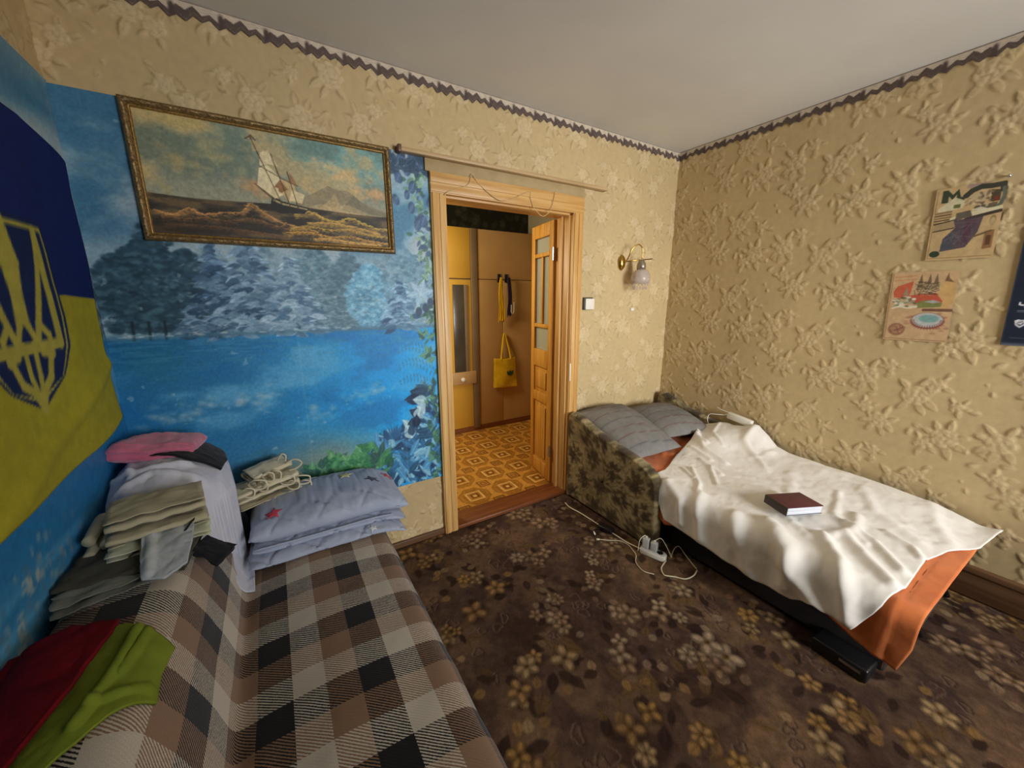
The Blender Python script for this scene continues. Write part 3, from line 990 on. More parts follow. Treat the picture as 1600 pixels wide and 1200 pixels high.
put(cw, np.exp(-((cw.X + .03) / .004) ** 2), (170, 190, 200), .35)
cw.a *= (.93 + .14 * vnoise(cw.X * 120, cw.Y * 120, 150))[..., None]
wv = .003 * fbm(cw.X * 3, cw.Y * 3, 3, 141)
grid_obj('mural_sheet', np.stack([XL + .008 + wv, cw.X, cw.Y], -1), MAT['mural'], mural, cw.linear())

# ------------------------------------------------------------ framed seascape
PX0, PX1, PZ0, PZ1 = -3.262, -2.284, 1.72, 2.222
pic = thing('framed_painting', 'wide framed oil painting of a sailing ship on stormy golden sea', 'painting', ((PX0 + PX1) / 2, -.03, PZ0))
FW = .030
pt = Canvas(0, PX1 - PX0 - 2 * FW + .008, 0, PZ1 - PZ0 - 2 * FW + .008, .0026, (150, 148, 120))
w_, h_ = pt.x1 if hasattr(pt, 'x1') else (PX1 - PX0 - 2 * FW + .008), (PZ1 - PZ0 - 2 * FW + .008)
U, V = pt.X / w_, pt.Y / h_
put(pt, sstep(.2, .9, V), (128, 148, 132))
put(pt, sstep(.45, .75, U) * sstep(.4, .75, V), (104, 168, 178), .9)
put(pt, sstep(.4, .0, U) * sstep(.35, .7, V), (146, 138, 100), .8)
put(pt, sstep(.75, .45, V), (150, 156, 142), .6)
put(pt, np.ones_like(U), (176, 172, 140), .25)
cl = fbm(U * 6, V * 4, 5, 200)
put(pt, sstep(.46, .62, cl) * sstep(.36, .5, V), (196, 176, 128), .75)
put(pt, sstep(.55, .68, cl) * sstep(.45, .2, U), (204, 180, 112), .55)
put(pt, sstep(.5, .36, cl) * sstep(.4, .6, V), (92, 118, 112), .5)
ra = np.random.RandomState(4)
for x, y, s, c in ((.76, .74, .09, (222, 196, 140)), (.82, .68, .10, (226, 188, 132)), (.90, .58, .09, (228, 178, 122)), (.95, .54, .08, (224, 172, 118)), (.66, .80, .06, (204, 184, 142)), (.63, .58, .08, (206, 178, 126)), (.14, .62, .10, (196, 174, 118)), (.28, .72, .11, (190, 176, 126)), (.40, .48, .09, (204, 160, 110)), (.36, .46, .07, (190, 152, 110))):
    for k in range(16): pt.blob((x + ra.normal(0, s * .45)) * w_, (y + ra.normal(0, s * .5)) * h_, s * .35 * w_, s * .5 * h_, c, .3, .8)
mt = lambda pts, c, al=1: pt.poly([(a * w_, b * h_) for a, b in pts], c, al)
mt([(.52, .33), (.60, .45), (.66, .52), (.71, .585), (.75, .55), (.80, .56), (.86, .47), (.93, .42), (1.0, .38), (1.0, .28), (.5, .28)], (150, 138, 108), .9)
mt([(.64, .33), (.70, .42), (.74, .52), (.76, .40), (.82, .44), (.86, .33)], (186, 164, 122), .8)
mt([(.76, .36), (.83, .52), (.90, .42), (1.0, .37), (1.0, .31)], (118, 116, 96), .7)
mt([(.60, .34), (.66, .40), (.72, .38), (.80, .42), (.9, .35), (1, .33), (1, .28), (.6, .28)], (210, 186, 136), .45)
sea = sstep(.345, .335, V + .012 * np.sin(U * 9))
put(pt, sea, (66, 60, 50))
wvn = fbm(U * 9, V * 22, 4, 210)
put(pt, sea * sstep(.5, .68, wvn), (120, 98, 66), .8)
put(pt, sea * sstep(.5, .36, wvn), (40, 36, 32), .7)
def crest(pts, c, wd, al=.9):
    q = resample(spline(pts, 10), 90)
    for k, (a, b) in enumerate(q):
        for _ in range(4):
            d = abs(ra.normal(0, .030))
            pt.blob((a + ra.normal(0, .006)) * w_, (b - d) * h_, wd * w_ * ra.uniform(.5, 1.2), wd * h_ * ra.uniform(.5, 1.1), np.array(c) * ra.uniform(.72, 1.1), al * .62 * math.exp(-d / .035), .7, ra.uniform(-.4, .4))
        pt.blob(a * w_, (b + ra.normal(0, .004)) * h_, wd * w_ * .45, wd * h_ * .6, np.minimum(np.array(c) * 1.14, 250), al * .8, .6)
crest([(.02, .20), (.08, .18), (.14, .24), (.18, .20), (.26, .23), (.33, .25), (.37, .33), (.42, .26), (.48, .19), (.55, .16), (.64, .12)], (206, 152, 88), .013)
crest([(.04, .16), (.12, .15), (.18, .17), (.28, .16), (.36, .20), (.44, .16), (.52, .12)], (150, 104, 60), .010, .7)
crest([(.55, .27), (.60, .31), (.64, .30), (.68, .26), (.74, .24), (.80, .29), (.86, .25), (.93, .21), (1.0, .20)], (232, 190, 84), .011)
crest([(.52, .13), (.60, .17), (.70, .15), (.80, .17), (.9, .13), (1, .12)], (226, 178, 72), .010)
crest([(.5, .09), (.6, .11), (.7, .08), (.8, .10), (.88, .07), (1, .05)], (214, 160, 66), .012)
crest([(.60, .20), (.70, .22), (.82, .20), (.95, .15)], (206, 164, 80), .012, .8)
crest([(.05, .09), (.2, .10), (.35, .08), (.5, .05)], (132, 92, 56), .012, .6)
crest([(.62, .05), (.7, .06), (.8, .04), (.95, .03)], (224, 174, 84), .012, .7)
put(pt, sea * sstep(.45, .0, U) * sstep(.16, .05, V), (56, 44, 34), .7)
mt([(.445, .31), (.46, .43), (.50, .385), (.575, .36), (.615, .345), (.59, .285), (.48, .27)], (36, 38, 36))
mt([(.462, .40), (.50, .368), (.58, .345), (.608, .335), (.605, .325), (.50, .352), (.462, .38)], (186, 166, 122))
for a, b in (((.495, .36), (.40, .93)), ((.53, .35), (.475, .80)), ((.565, .33), (.535, .66)), ((.47, .38), (.405, .50))): pt.line([(a[0] * w_, a[1] * h_), (b[0] * w_, b[1] * h_)], .0045, (92, 72, 48))
for q, c in (([(.405, .50), (.42, .66), (.455, .70), (.505, .60), (.52, .46), (.47, .40)], (240, 226, 182)), ([(.425, .68), (.43, .80), (.465, .83), (.50, .70), (.46, .71)], (232, 216, 174)), ([(.405, .80), (.40, .90), (.425, .90), (.45, .82)], (190, 172, 130)),
             ([(.50, .46), (.505, .60), (.555, .56), (.575, .44), (.53, .38)], (206, 180, 128)), ([(.47, .50), (.50, .58), (.53, .50), (.50, .46)], (150, 104, 66)), ([(.535, .58), (.545, .66), (.575, .54)], (156, 116, 80)), ([(.53, .40), (.545, .50), (.60, .47), (.585, .38)], (232, 214, 166)), ([(.455, .42), (.46, .52), (.49, .50), (.49, .40)], (222, 206, 160))):
    mt(q, c, .92)
for a, b in (((.495, .37), (.40, .93)), ((.53, .36), (.475, .80)), ((.565, .34), (.535, .66)), ((.47, .40), (.395, .52)), ((.505, .60), (.425, .68)), ((.575, .54), (.50, .60))): pt.line([(a[0] * w_, a[1] * h_), (b[0] * w_, b[1] * h_)], .0036, (84, 64, 42), .85)
pt.line([(.382 * w_, .90 * h_), (.405 * w_, .935 * h_), (.42 * w_, .90 * h_)], .006, (110, 84, 60))
pt.a *= (.9 + .2 * fbm(pt.X * 90, pt.Y * 90, 3, 220))[..., None]
ox, oz, oy = PX0 + FW - .004, PZ0 + FW - .004, -.020
grid_obj('canvas', np.stack([pt.X + ox, np.full_like(pt.X, oy), pt.Y + oz], -1), MAT['paint'], pic, pt.linear())
MB().box((PX0 + .01, -.018, PZ0 + .01), (PX1 - .01, -.009, PZ1 - .01)).build('backing_board', MAT['skirting'], pic)
# carved frame: one moulding profile swept round the mitred rectangle
MAT['gilt'] = mat_plain('old_gilt', (96, 78, 52), .42, (164, 134, 84), 150, metal=.45, bump=.5, bscale=260)
MAT['gilt_bright'] = mat_plain('inner_gilt', (176, 140, 78), .38, (120, 92, 54), 120, metal=.5)


def sweep_frame(name, x0, x1, z0, z1, prof, mat, parent, bumps=0.0, step=.004):
    """prof: (inset, depth) pairs; rows follow the rectangle's perimeter with mitred corners"""
    L = [x1 - x0, z1 - z0, x1 - x0, z1 - z0]
    rows = []
    cx = [(x0, z0), (x1, z0), (x1, z1), (x0, z1)]
    dirs = [(1, 0), (0, 1), (-1, 0), (0, -1)]
    nrm = [(0, 1), (-1, 0), (0, -1), (1, 0)]
    for s in range(4):
        n = max(2, int(L[s] / step))
        for k in range(n):
            t = k / n
            row = []
            for ins, dep in prof:
                l = L[s] - 2 * ins
                px = cx[s][0] + nrm[s][0] * ins + dirs[s][0] * (ins + t * l)
                pz = cx[s][1] + nrm[s][1] * ins + dirs[s][1] * (ins + t * l)
                b = bumps * (.5 + .5 * math.sin(t * L[s] / .011)) * (.5 + .5 * math.sin(t * L[s] / .0043 + ins * 400)) * math.sin(math.pi * min(1, max(0, (ins - .002) / .024)))
                row.append((px, dep - b, pz))
            rows.append(row)
    rows.append(rows[0])
    return grid_obj(name, np.array(rows), mat, parent, flip=True)


sweep_frame('frame', PX0, PX1, PZ0, PZ1, [(0, -.009), (0, -.030), (.003, -.036), (.008, -.040), (.013, -.041), (.018, -.038), (.022, -.032), (.025, -.028)], MAT['gilt'], pic, .006)
sweep_frame('frame_slip', PX0 + .024, PX1 - .024, PZ0 + .024, PZ1 - .024, [(0, -.018), (0, -.030), (.003, -.031), (.007, -.026), (.008, -.019)], MAT['gilt_bright'], pic)

# ------------------------------------------------------------ flag on the left wall
cf = Canvas(-1.24, -.115, 1.02, 1.99, .0062, (22, 38, 100))
put(cf, sstep(1.502, 1.498, cf.Y), (164, 156, 44))
navy, gold = (26, 40, 82), (170, 162, 72)
sxc, szt, szb = -.635, 1.70, 1.212
hw = .222
def shield(k, d=0.0):
    pts = [(-hw + d, szt - d), (hw - d, szt - d), (hw - d, 1.44), (hw * .93 - d, 1.36), (hw * .62 - d * .6, 1.28), (0, szb + d * 1.2), (-hw * .62 + d * .6, 1.28), (-hw * .93 + d, 1.36), (-hw + d, 1.44)]
    return [(sxc + a, b) for a, b in pts]
cf.poly(shield(0), navy)
cf.poly(shield(0, .016), gold)
cf.poly(shield(0, .026), navy)
E_ = lambda u, v: (sxc + u * .165, 1.255 + v * .42)
for s in (1, -1):
    cf.line([E_(s * .92, .98), E_(s * .92, .28)], .036, gold)
    cf.line([E_(s * .92, .98), E_(s * .78, .80), E_(s * .52, .55), E_(s * .40, .42), E_(s * .26, .30)], .026, gold)
    cf.line([E_(s * .40, .42), E_(s * .62, .34), E_(s * .60, .22), E_(s * .34, .24), E_(s * .10, .42)], .022, gold)
    cf.line([E_(s * .10, .42), E_(s * .06, .60), E_(s * .14, .78), E_(0, 1.02)], .026, gold)
    cf.line([E_(s * .55, .24), E_(s * .40, .08), E_(s * .16, .02), E_(0, -.10)], .026, gold)
    cf.line([E_(s * .14, .30), E_(s * .12, .10), E_(0, -.08)], .02, gold)
cf.line([E_(-.92, .28), E_(.92, .28)], .030, gold)
cf.poly([E_(-.13, .7), E_(0, 1.02), E_(.13, .7), E_(.07, .42), E_(-.07, .42)], gold)
cf.a *= (.94 + .12 * fbm(cf.X * 40, cf.Y * 40, 3, 230))[..., None]
yy, zz = cf.X, cf.Y
fold = .010 + .006 * np.sin((yy * 1.2 + zz * .5) * 9) + .010 * np.exp(-((zz - 1.20 - .25 * (yy + .3)) / .03) ** 2) + .004 * fbm(yy * 8, zz * 8, 3, 233)
zt = zz + (zz - 1.02) / .97 * (-.045 + .10 * np.clip((-.115 - yy) / .25, 0, 1) ** .7 * .6) + (1 - (zz - 1.02) / .97) * (.045 * np.exp((yy + .115) / .2) - .02)
flag = grid_obj('flag', np.stack([XL + .022 + fold, yy + .012 * np.sin(zz * 9) * np.exp((yy + .115) / .1), zt], -1), MAT['cotton_print'], None, cf.linear(), thick=.0015)
tag(flag, 'blue and yellow flag with trident shield pinned to the left wall', 'flag')

# ------------------------------------------------------------ shelf board over the door and wires on the casing
shelf = thing('pelmet_board', 'long pale narrow board fixed to the wall above the doorway', 'pelmet', (-1.5, -.02, 2.16))
MAT['pale_wood'] = mat_wood('pale_board', (170, 140, 96), (192, 162, 118), (206, 178, 136), 'x', .8)
MB().box((-2.235, -.052, 2.212), (-.80, -.002, 2.232)).build('top_strip', MAT['pale_wood'], shelf, bevel=.003)
MB().box((-2.10, -.022, 2.150), (-.985, -.002, 2.212)).build('back_strip', mat_plain('papered_strip', (176, 154, 112), .7, (164, 142, 100), 14, bump=.5, bscale=70), shelf, bevel=.003)
MB().box((-2.245, -.056, 2.206), (-2.228, -.001, 2.240)).build('end_cap', MAT['skirting'], shelf, bevel=.002)
MAT['wire'] = mat_plain('pale_wire', (206, 176, 120), .4)
wp = [(-2.005, 2.038), (-1.978, 2.058), (-1.932, 2.076), (-1.86, 2.11), (-1.832, 2.168), (-1.802, 2.13), (-1.741, 2.088), (-1.691, 2.06), (-1.648, 2.051), (-1.568, 2.071), (-1.449, 2.126), (-1.439, 2.091), (-1.414, 2.039), (-1.355, 1.996), (-1.305, 2.02), (-1.276, 2.065), (-1.252, 2.151)]
tag(MB().tube(spline([(x, -.041 - .004 * math.sin(i), z) for i, (x, z) in enumerate(wp)], 6), .0022, 6).build('string_of_wire', MAT['wire'], smooth=True), 'thin pale wire looped loosely over the door casing', 'wire')

# ------------------------------------------------------------ wall sconce, switch, pins
sc = thing('wall_sconce', 'brass wall lamp with glass crystal bowl left of the room corner', 'wall lamp', (-.575, 0, 1.70))
RY = Matrix.Translation((-.585, -.006, 1.752)) @ Matrix.Rotation(math.pi / 2, 4, 'X')
MB().lathe([(.001, .026), (.022, .024), (.036, .016), (.044, .006), (.046, .0)], RY @ Matrix.Diagonal((.8, 1.25, 1, 1)), 20).build('backplate', MAT['brass'], sc, smooth=True)
b = MB().tube(spline([(-.585, -.03, 1.735), (-.592, -.075, 1.78), (-.575, -.10, 1.845), (-.535, -.115, 1.872), (-.497, -.12, 1.845), (-.492, -.12, 1.775)], 8), .0048, 8)
b.build('arm', MAT['brass'], sc, smooth=True)
MB().tube([(-.62, -.085, 1.752), (-.50, -.11, 1.766), (-.388, -.125, 1.778)], .0042, 8).build('crossbar', MAT['brass'], sc, smooth=True)
MC = Matrix.Translation((-.496, -.12, 1.70))
MB().lathe([(.006, .07), (.018, .062), (.030, .040), (.034, .018), (.032, .0)], MC, 18).build('lamp_cup', mat_plain('tarnished_cup', (168, 156, 138), .3, metal=.7), sc, smooth=True)
bowl = MB().lathe([(.032, 0), (.05, -.012), (.066, -.04), (.07, -.075), (.060, -.105), (.057, -.105), (.066, -.075), (.062, -.042), (.047, -.015), (.030, -.004)], MC, 20).build('glass_bowl', MAT['crystal'], sc, smooth=True)
for k in range(14):
    a, rr = k * 2 * math.pi / 14, .058
    for q, z in enumerate((-.105, -.135)):
        r2 = rr * (1 - .18 * q)
        MB().lathe([(.0005, .016), (.006, .004), (.0045, -.008), (.0005, -.016)], Matrix.Translation((-.496 + math.cos(a + q * .2) * r2, -.12 + math.sin(a + q * .2) * r2, 1.70 + z)), 6).build('crystal_drop', MAT['crystal'], sc)
MB().lathe([(.001, -.07), (.014, -.058), (.018, -.04), (.012, -.018), (.008, 0)], MC, 12).build('bulb', mat_plain('frosted_bulb', (236, 230, 214), .3), sc, smooth=True)

sw = thing('light_switch', 'small square cream light switch right of the door', 'switch', (-.907, 0, 1.41))
MB().box((-.955, -.018, 1.408), (-.868, -.004, 1.497)).build('switch_frame', mat_plain('switch_base', (70, 62, 50), .5), sc if False else sw, bevel=.003)
MB().box((-.944, -.027, 1.410), (-.860, -.016, 1.488)).build('rocker', MAT['white_plastic'], sw, bevel=.004)
tag(MB().box((-.453, -.012, 1.392), (-.417, -.003, 1.416)).build('wall_peg', MAT['white_plastic'], bevel=.003), 'tiny pale peg on the wall under the brass lamp', 'peg')
tag(MB().lathe([(.001, .012), (.006, .010), (.007, .004), (.002, .0), (.002, -.004)], Matrix.Translation((-.006, -1.716, 2.019)) @ Matrix.Rotation(-math.pi / 2, 4, 'Y'), 10).build('wall_nail', MAT['steel'], smooth=True), 'shiny nail in the wallpaper above the metro poster', 'nail')

# ------------------------------------------------------------ posters on the right wall
def poster(name, c, y0, y1, z0, z1, label, skew=0.0, lift=.0075):
    A, B = c.X / (c.x0 + c.dx * (c.nx - 1)), c.Y / (c.y0 + c.dy * (c.ny - 1))
    c.a *= (.93 + .14 * fbm(c.X * 60, c.Y * 60, 3, 240))[..., None]
    P = np.stack([-lift - .002 * fbm(A * 4, B * 5, 3, int(z0 * 100)), y0 + (y1 - y0) * A - skew * (1 - B), z0 + (z1 - z0) * B], -1)
    o = grid_obj(name, P, MAT['print'], None, c.linear())
    return tag(o, label, 'poster')


rp = np.random.RandomState(8)
W1, H1 = .220, .335
c = Canvas(0, W1, 0, H1, .0022, (196, 168, 122))
F = lambda pts: [(a * W1, b * H1) for a, b in pts]
pp = lambda q, col, al=.9: c.poly(F(q), col, al)
c.blob(.62 * W1, .98 * H1, .2 * W1, .05 * H1, (150, 124, 130), .7)
pp([(.10, .97), (.10, .80), (.20, .80), (.20, .89), (.26, .83), (.32, .90), (.32, .80), (.44, .80), (.44, .84), (.38, .86), (.34, .97), (.26, .90), (.18, .97)], (46, 60, 46))
pp([(.06, .72), (.30, .86), (.46, .80), (.44, .70), (.08, .68)], (212, 206, 172))
pp([(.30, .76), (.40, .76), (.40, .71), (.30, .71)], (96, 100, 54))
c.line(F([(.46, .86), (.54, .92), (.66, .955), (.80, .945), (.96, .95), (.97, .88)]), .022, (66, 66, 56))
c.line(F([(.97, .90), (.99, .80), (.96, .70), (.84, .64), (.62, .62)]), .012, (100, 106, 92))
pp([(.52, .86), (.66, .90), (.78, .86), (.80, .76), (.66, .73), (.52, .78)], (190, 168, 132))
pp([(.80, .90), (.94, .88), (.94, .74), (.82, .74)], (72, 62, 48))
pp([(.86, .80), (.92, .80), (.92, .74), (.86, .74)], (130, 54, 42))
pp([(.60, .70), (.92, .73), (.90, .66), (.62, .65)], (96, 88, 66))
for k in range(34): c.blob(rp.uniform(.46, .86) * W1, rp.uniform(.70, .88) * H1, .010, .006, [(160, 136, 100), (94, 84, 66), (206, 190, 156), (120, 108, 84)][k % 4], .7, .5, rp.uniform(0, 3))
for k in range(5): c.line(F([(.04, .66 - k * .035), (.28, .67 - k * .035)]), .007, [(124, 100, 72), (96, 74, 56)][k % 2], .85)
c.line(F([(.32, .56), (.46, .60), (.70, .62), (.98, .645)]), .020, (214, 204, 168))
pp([(.36, .64), (.36, .54), (.60, .58), (.56, .66)], (92, 84, 74))
pp([(.56, .66), (.70, .69), (.84, .645), (.72, .64)], (218, 210, 184))
c.line(F([(.52, .545), (.72, .575), (.98, .61)]), .014, (70, 58, 52))
pp([(.05, .50), (.38, .55), (.38, .44), (.05, .40)], (168, 146, 108))
c.line(F([(.05, .51), (.37, .555)]), .005, (66, 60, 48)); c.line(F([(.05, .41), (.36, .44)]), .005, (66, 60, 48))
pp([(.34, .545), (.76, .56), (.72, .36), (.58, .16), (.20, .12), (.22, .30), (.38, .44)], (82, 70, 82))
pp([(.22, .30), (.38, .38), (.40, .16), (.20, .12)], (78, 82, 92))
pp([(.52, .52), (.66, .53), (.60, .22), (.50, .20)], (94, 66, 78))
for k in range(26): c.line(F([(rp.uniform(.24, .68), rp.uniform(.18, .52)), (rp.uniform(.24, .68), rp.uniform(.18, .52))]), .0028, [(120, 116, 122), (60, 54, 66)][k % 2], .45)
c.blob(.90 * W1, .50 * H1, .05 * W1, .075 * H1, (146, 128, 88), 1, .3); c.blob(.90 * W1, .485 * H1, .038 * W1, .055 * H1, (188, 162, 118), 1, .3)
pp([(.82, .36), (.95, .37), (.95, .13), (.82, .12)], (140, 100, 66)); pp([(.85, .30), (.92, .30), (.92, .17), (.85, .17)], (96, 62, 46))
c.line(F([(.68, .30), (.90, .36)]), .008, (110, 92, 64))
c.blob(.13 * W1, .09 * H1, .09 * W1, .05 * H1, (50, 66, 48), 1, .2)
c.line(F([(.03, .03), (.97, .03)]), .003, (150, 122, 82)); c.line(F([(.03, .03), (.03, .97)]), .003, (160, 132, 90))
poster('metro_poster', c, -1.496, -1.496 - W1, 1.672, 1.672 + H1, 'upper aged collage poster with letter M and dark purple patch', .012)

W2, H2 = .240, .352
c = Canvas(0, W2, 0, H2, .0022, (200, 168, 128))
F = lambda pts: [(a * W2, b * H2) for a, b in pts]
c.blob(.88 * W2, .68 * H2, .16 * W2, .26 * H2, (206, 166, 100), .7)
for k in range(2): c.line(F([(.06, .93 - k * .05), (.40, .945 - k * .05)]), .006, (196, 140, 96), .8)
pp2 = lambda q, col, al=.92: c.poly(F(q), col, al)
pp2([(.06, .72), (.12, .80), (.36, .87), (.34, .72), (.30, .60), (.08, .64)], (196, 92, 66))
pp2([(.30, .66), (.50, .68), (.72, .70), (.84, .58), (.80, .54), (.30, .56)], (190, 84, 62))
for x in (.47, .60, .70): pp2([(x - .06, .74), (x, .97), (x + .03, .86), (x + .06, .74)], (112, 94, 72))
pp2([(.82, .86), (.86, .98), (.88, .90), (.96, .84)], (120, 92, 66))
for k in range(44): c.line(F([(rp.uniform(.38, .78), rp.uniform(.66, .86)), (rp.uniform(.38, .78), rp.uniform(.66, .86))]), .0035, [(70, 60, 48), (196, 176, 140), (136, 116, 88)][k % 3], .6)
pp2([(.22, .66), (.27, .80), (.31, .66)], (150, 138, 116))
for k in range(46): c.blob(rp.uniform(.08, .44) * W2, rp.uniform(.50, .64) * H2, .011, .006, [(206, 204, 178), (92, 100, 74), (150, 156, 128), (222, 216, 196)][k % 4], .8, .4, rp.uniform(-.4, .4))
pp2([(.46, .56), (.60, .60), (.84, .56), (.82, .50), (.48, .48)], (120, 130, 74))
pp2([(.56, .57), (.70, .60), (.82, .565), (.70, .55)], (168, 170, 172))
c.line(spline(F([(.08, .47), (.20, .50), (.32, .48), (.46, .50)]), 6).tolist(), .008, (226, 216, 190))
for k in range(40): c.blob(rp.uniform(.30, .96) * W2, rp.uniform(.08, .44) * H2, .016, .008, [(170, 124, 96), (204, 170, 130), (150, 104, 84)][k % 3], .5, .6)
c.line(F([(.58, .455), (.98, .455)]), .014, (120, 86, 70))
c.blob(.66 * W2, .30 * H2, .27 * W2, .125 * H2, (134, 78, 66), 1, .12); c.blob(.66 * W2, .31 * H2, .25 * W2, .11 * H2, (186, 190, 188), 1, .1)
for k in range(18):
    a = math.pi + k * math.pi / 17
    c.line([(.66 * W2 + math.cos(a) * .20 * W2, .31 * H2 + math.sin(a) * .085 * H2), (.66 * W2 + math.cos(a) * .26 * W2, .30 * H2 + math.sin(a) * .13 * H2)], .004, (140, 84, 76), .8)
c.blob(.68 * W2, .33 * H2, .17 * W2, .06 * H2, (128, 172, 168), 1, .2)
c.blob(.20 * W2, .16 * H2, .15 * W2, .10 * H2, (150, 106, 84), .9, .15); c.blob(.20 * W2, .165 * H2, .12 * W2, .075 * H2, (188, 146, 112), .8, .3)
for k in range(12): c.line(F([(.20 + rp.uniform(-.11, .11), .16 + rp.uniform(-.07, .07)), (.20 + rp.uniform(-.11, .11), .16 + rp.uniform(-.07, .07))]), .003, (130, 84, 70), .7)
c.line(F([(.02, .02), (.98, .02)]), .003, (140, 108, 74)); c.line(F([(.02, .02), (.02, .98)]), .003, (150, 118, 82))
poster('stadium_poster', c, -1.396, -1.396 - W2, 1.268, 1.268 + H2, 'lower aged collage poster with red towers and pale round stadium', .014)

W3, H3 = .46, .64
c = Canvas(0, W3, 0, H3, .0029, (30, 38, 54))
put(c, sstep(.35, .6, c.Y), (34, 46, 62), .7)
put(c, sstep(.02, .0, c.Y), (92, 98, 110)); put(c, sstep(.006, .0, c.X), (80, 84, 92), .7)
wh = (222, 222, 226)
y0 = .172
c.line([(.030, y0 + .020), (.030, y0 + .012), (.036, y0 + .009), (.046, y0 + .009)], .0052, wh); c.line([(.047, y0 + .021), (.047, y0)], .0056, wh)
c.line([(.056, y0 + .021), (.056, y0)], .0056, wh)
for k in (0, .0095, .019): c.line([(.056, y0 + .001 + k), (.070, y0 + .001 + k)], .0046, wh)
c.line([(.028, .156), (.13, .156)], .0022, (140, 146, 158)); c.line([(.028, .150), (.12, .150)], .0018, (120, 126, 140))
c.poly([(.026, .112), (.036, .118), (.046, .115), (.056, .118), (.062, .110), (.058, .094), (.044, .080), (.030, .092)], (206, 206, 212)); c.poly([(.036, .106), (.050, .110), (.054, .098), (.044, .088), (.034, .096)], (40, 48, 66)); c.poly([(.038, .104), (.052, .106), (.046, .094), (.036, .098)], (206, 206, 212))
c.line([(.024, .034), (.07, .034)], .0018, (96, 104, 120))
poster('navy_poster', c, -1.800, -1.800 - W3, 1.276, 1.276 + H3, 'dark navy poster with white lettering and shield at the right edge', .018, .008)

# ------------------------------------------------------------ cloth helpers
def interp_profile(pts):
    p = np.asarray(pts, float)
    return lambda x: np.interp(x, p[:, 0], p[:, 1])


def normals(P):
    du = np.gradient(P, axis=1)
    dv = np.gradient(P, axis=0)
    n = np.cross(du, dv)
    return n / (np.linalg.norm(n, axis=-1, keepdims=True) + 1e-9)


def folded(name, mat, M, w, d, layers, t, seed, parent=None, drape=None, rough=.006, spread=.02, col=None, gap=1.0, thick=.0022):
    """a folded cloth: one sheet running back and forth in `layers`, folds along local x; M places it"""
    r = np.random.RandomState(seed)
    prof = []
    z = 0.0
    lens = [d * (1 - spread * r.uniform(0, 2)) for _ in range(layers)]
    offs = [r.uniform(-spread, spread) * d for _ in range(layers)]
    for k in range(layers):
        y0, y1 = -lens[k] / 2 + offs[k], lens[k] / 2 + offs[k]
        ys = np.linspace(y0, y1, 14)
        if k % 2: ys = ys[::-1]
        for y in ys: prof.append((y, z + .12 * t * math.sin((y / d + .5) * math.pi)))
        if k < layers - 1:
            yy = ys[-1]
            sgn = 1 if k % 2 == 0 else -1
            for a in np.linspace(-math.pi / 2, math.pi / 2, 7)[1:-1]:
                prof.append((yy + sgn * math.cos(a) * t * gap * .6, z + t * gap / 2 + math.sin(a) * t * gap / 2))
        z += t * gap
    prof = resample(np.array(prof), len(prof) * 2)
    nx = max(16, int(w / .012))
    xs = np.linspace(-w / 2, w / 2, nx)
    Y = np.repeat(prof[:, :1], nx, 1)
    Z = np.repeat(prof[:, 1:], nx, 1)
    Xx = np.repeat(xs[None], len(prof), 0)
    k = np.arange(len(prof))[:, None] / len(prof)
    Xx = Xx * (1 + .05 * (fbm(k * 14 + 0 * Xx, Y * 6 + seed, 2, seed) - .5)) + .25 * spread * w * (fbm(k * 9, Y * 4, 2, seed + 3) - .5)
    Y = Y + rough * 1.6 * (fbm(Xx * 14 + seed, Z * 40 + 3, 3, seed + 1) - .5)
    Z = Z * (1 + .25 * (fbm(Xx * 9 + seed, Y * 9, 3, seed + 2) - .5)) + rough * (fbm(Xx * 30, Y * 30 + seed, 3, seed + 5) - .4) + rough * .6 * fbm(Xx * 8 + Y * 12, Y * 3, 2, seed + 7)
    P = np.stack([Xx, Y, Z], -1)
    A = np.array(M)
    W = P @ A[:3, :3].T + A[:3, 3]
    if drape is not None:
        W[..., 2] += drape(W[..., 0], W[..., 1])
    return grid_obj(name, W, mat, parent, col, thick=thick)


def place(x, y, z, rz=0.0, rx=0.0, ry=0.0):
    return Matrix.Translation((x, y, z)) @ Matrix.Rotation(rz, 4, 'Z') @ Matrix.Rotation(ry, 4, 'Y') @ Matrix.Rotation(rx, 4, 'X')


def cotton(name, c, c2=None, rough=.9, bs=700, b=.35, sheen=.1):
    return mat_plain(name, c, rough, c2 or tuple(int(v * .93) for v in c), 14, bump=b, bscale=bs, sheen=sheen, spec=.15)


# ------------------------------------------------------------ sofa along the left wall, under a plaid blanket
SY0, SY1 = -2.08, -.045
sofa = thing('sofa', 'low sofa along the left wall hidden under a checked blanket', 'sofa', (-2.95, -1.05, 0))
sm = mat_plain('sofa_cloth', (70, 62, 56), .9, (58, 50, 46), 20, bump=.3)
MB().box((-3.36, SY0 + .02, .05), (-2.56, SY1 - .01, .26)).build('base', sm, sofa, bevel=.02)
MB().box((-3.07, SY0 + .02, .265), (-2.545, SY1 - .01, .405)).build('seat', sm, sofa, bevel=.04, seg=4)
MB().prism([(-3.395, .265), (-3.115, .265), (-3.11, .42), (-3.165, .62), (-3.21, .685), (-3.36, .69), (-3.40, .66)], 'y', SY0 + .02, SY1 - .01).build('backrest', sm, sofa, bevel=.03, seg=3)
for x in (-3.32, -2.62):
    for y in (SY0 + .12, SY1 - .12):
        MB().lathe([(.018, 0), (.026, .05)], Matrix.Translation((x, y, .003)), 10).build('leg', MAT['black_plastic'], sofa)

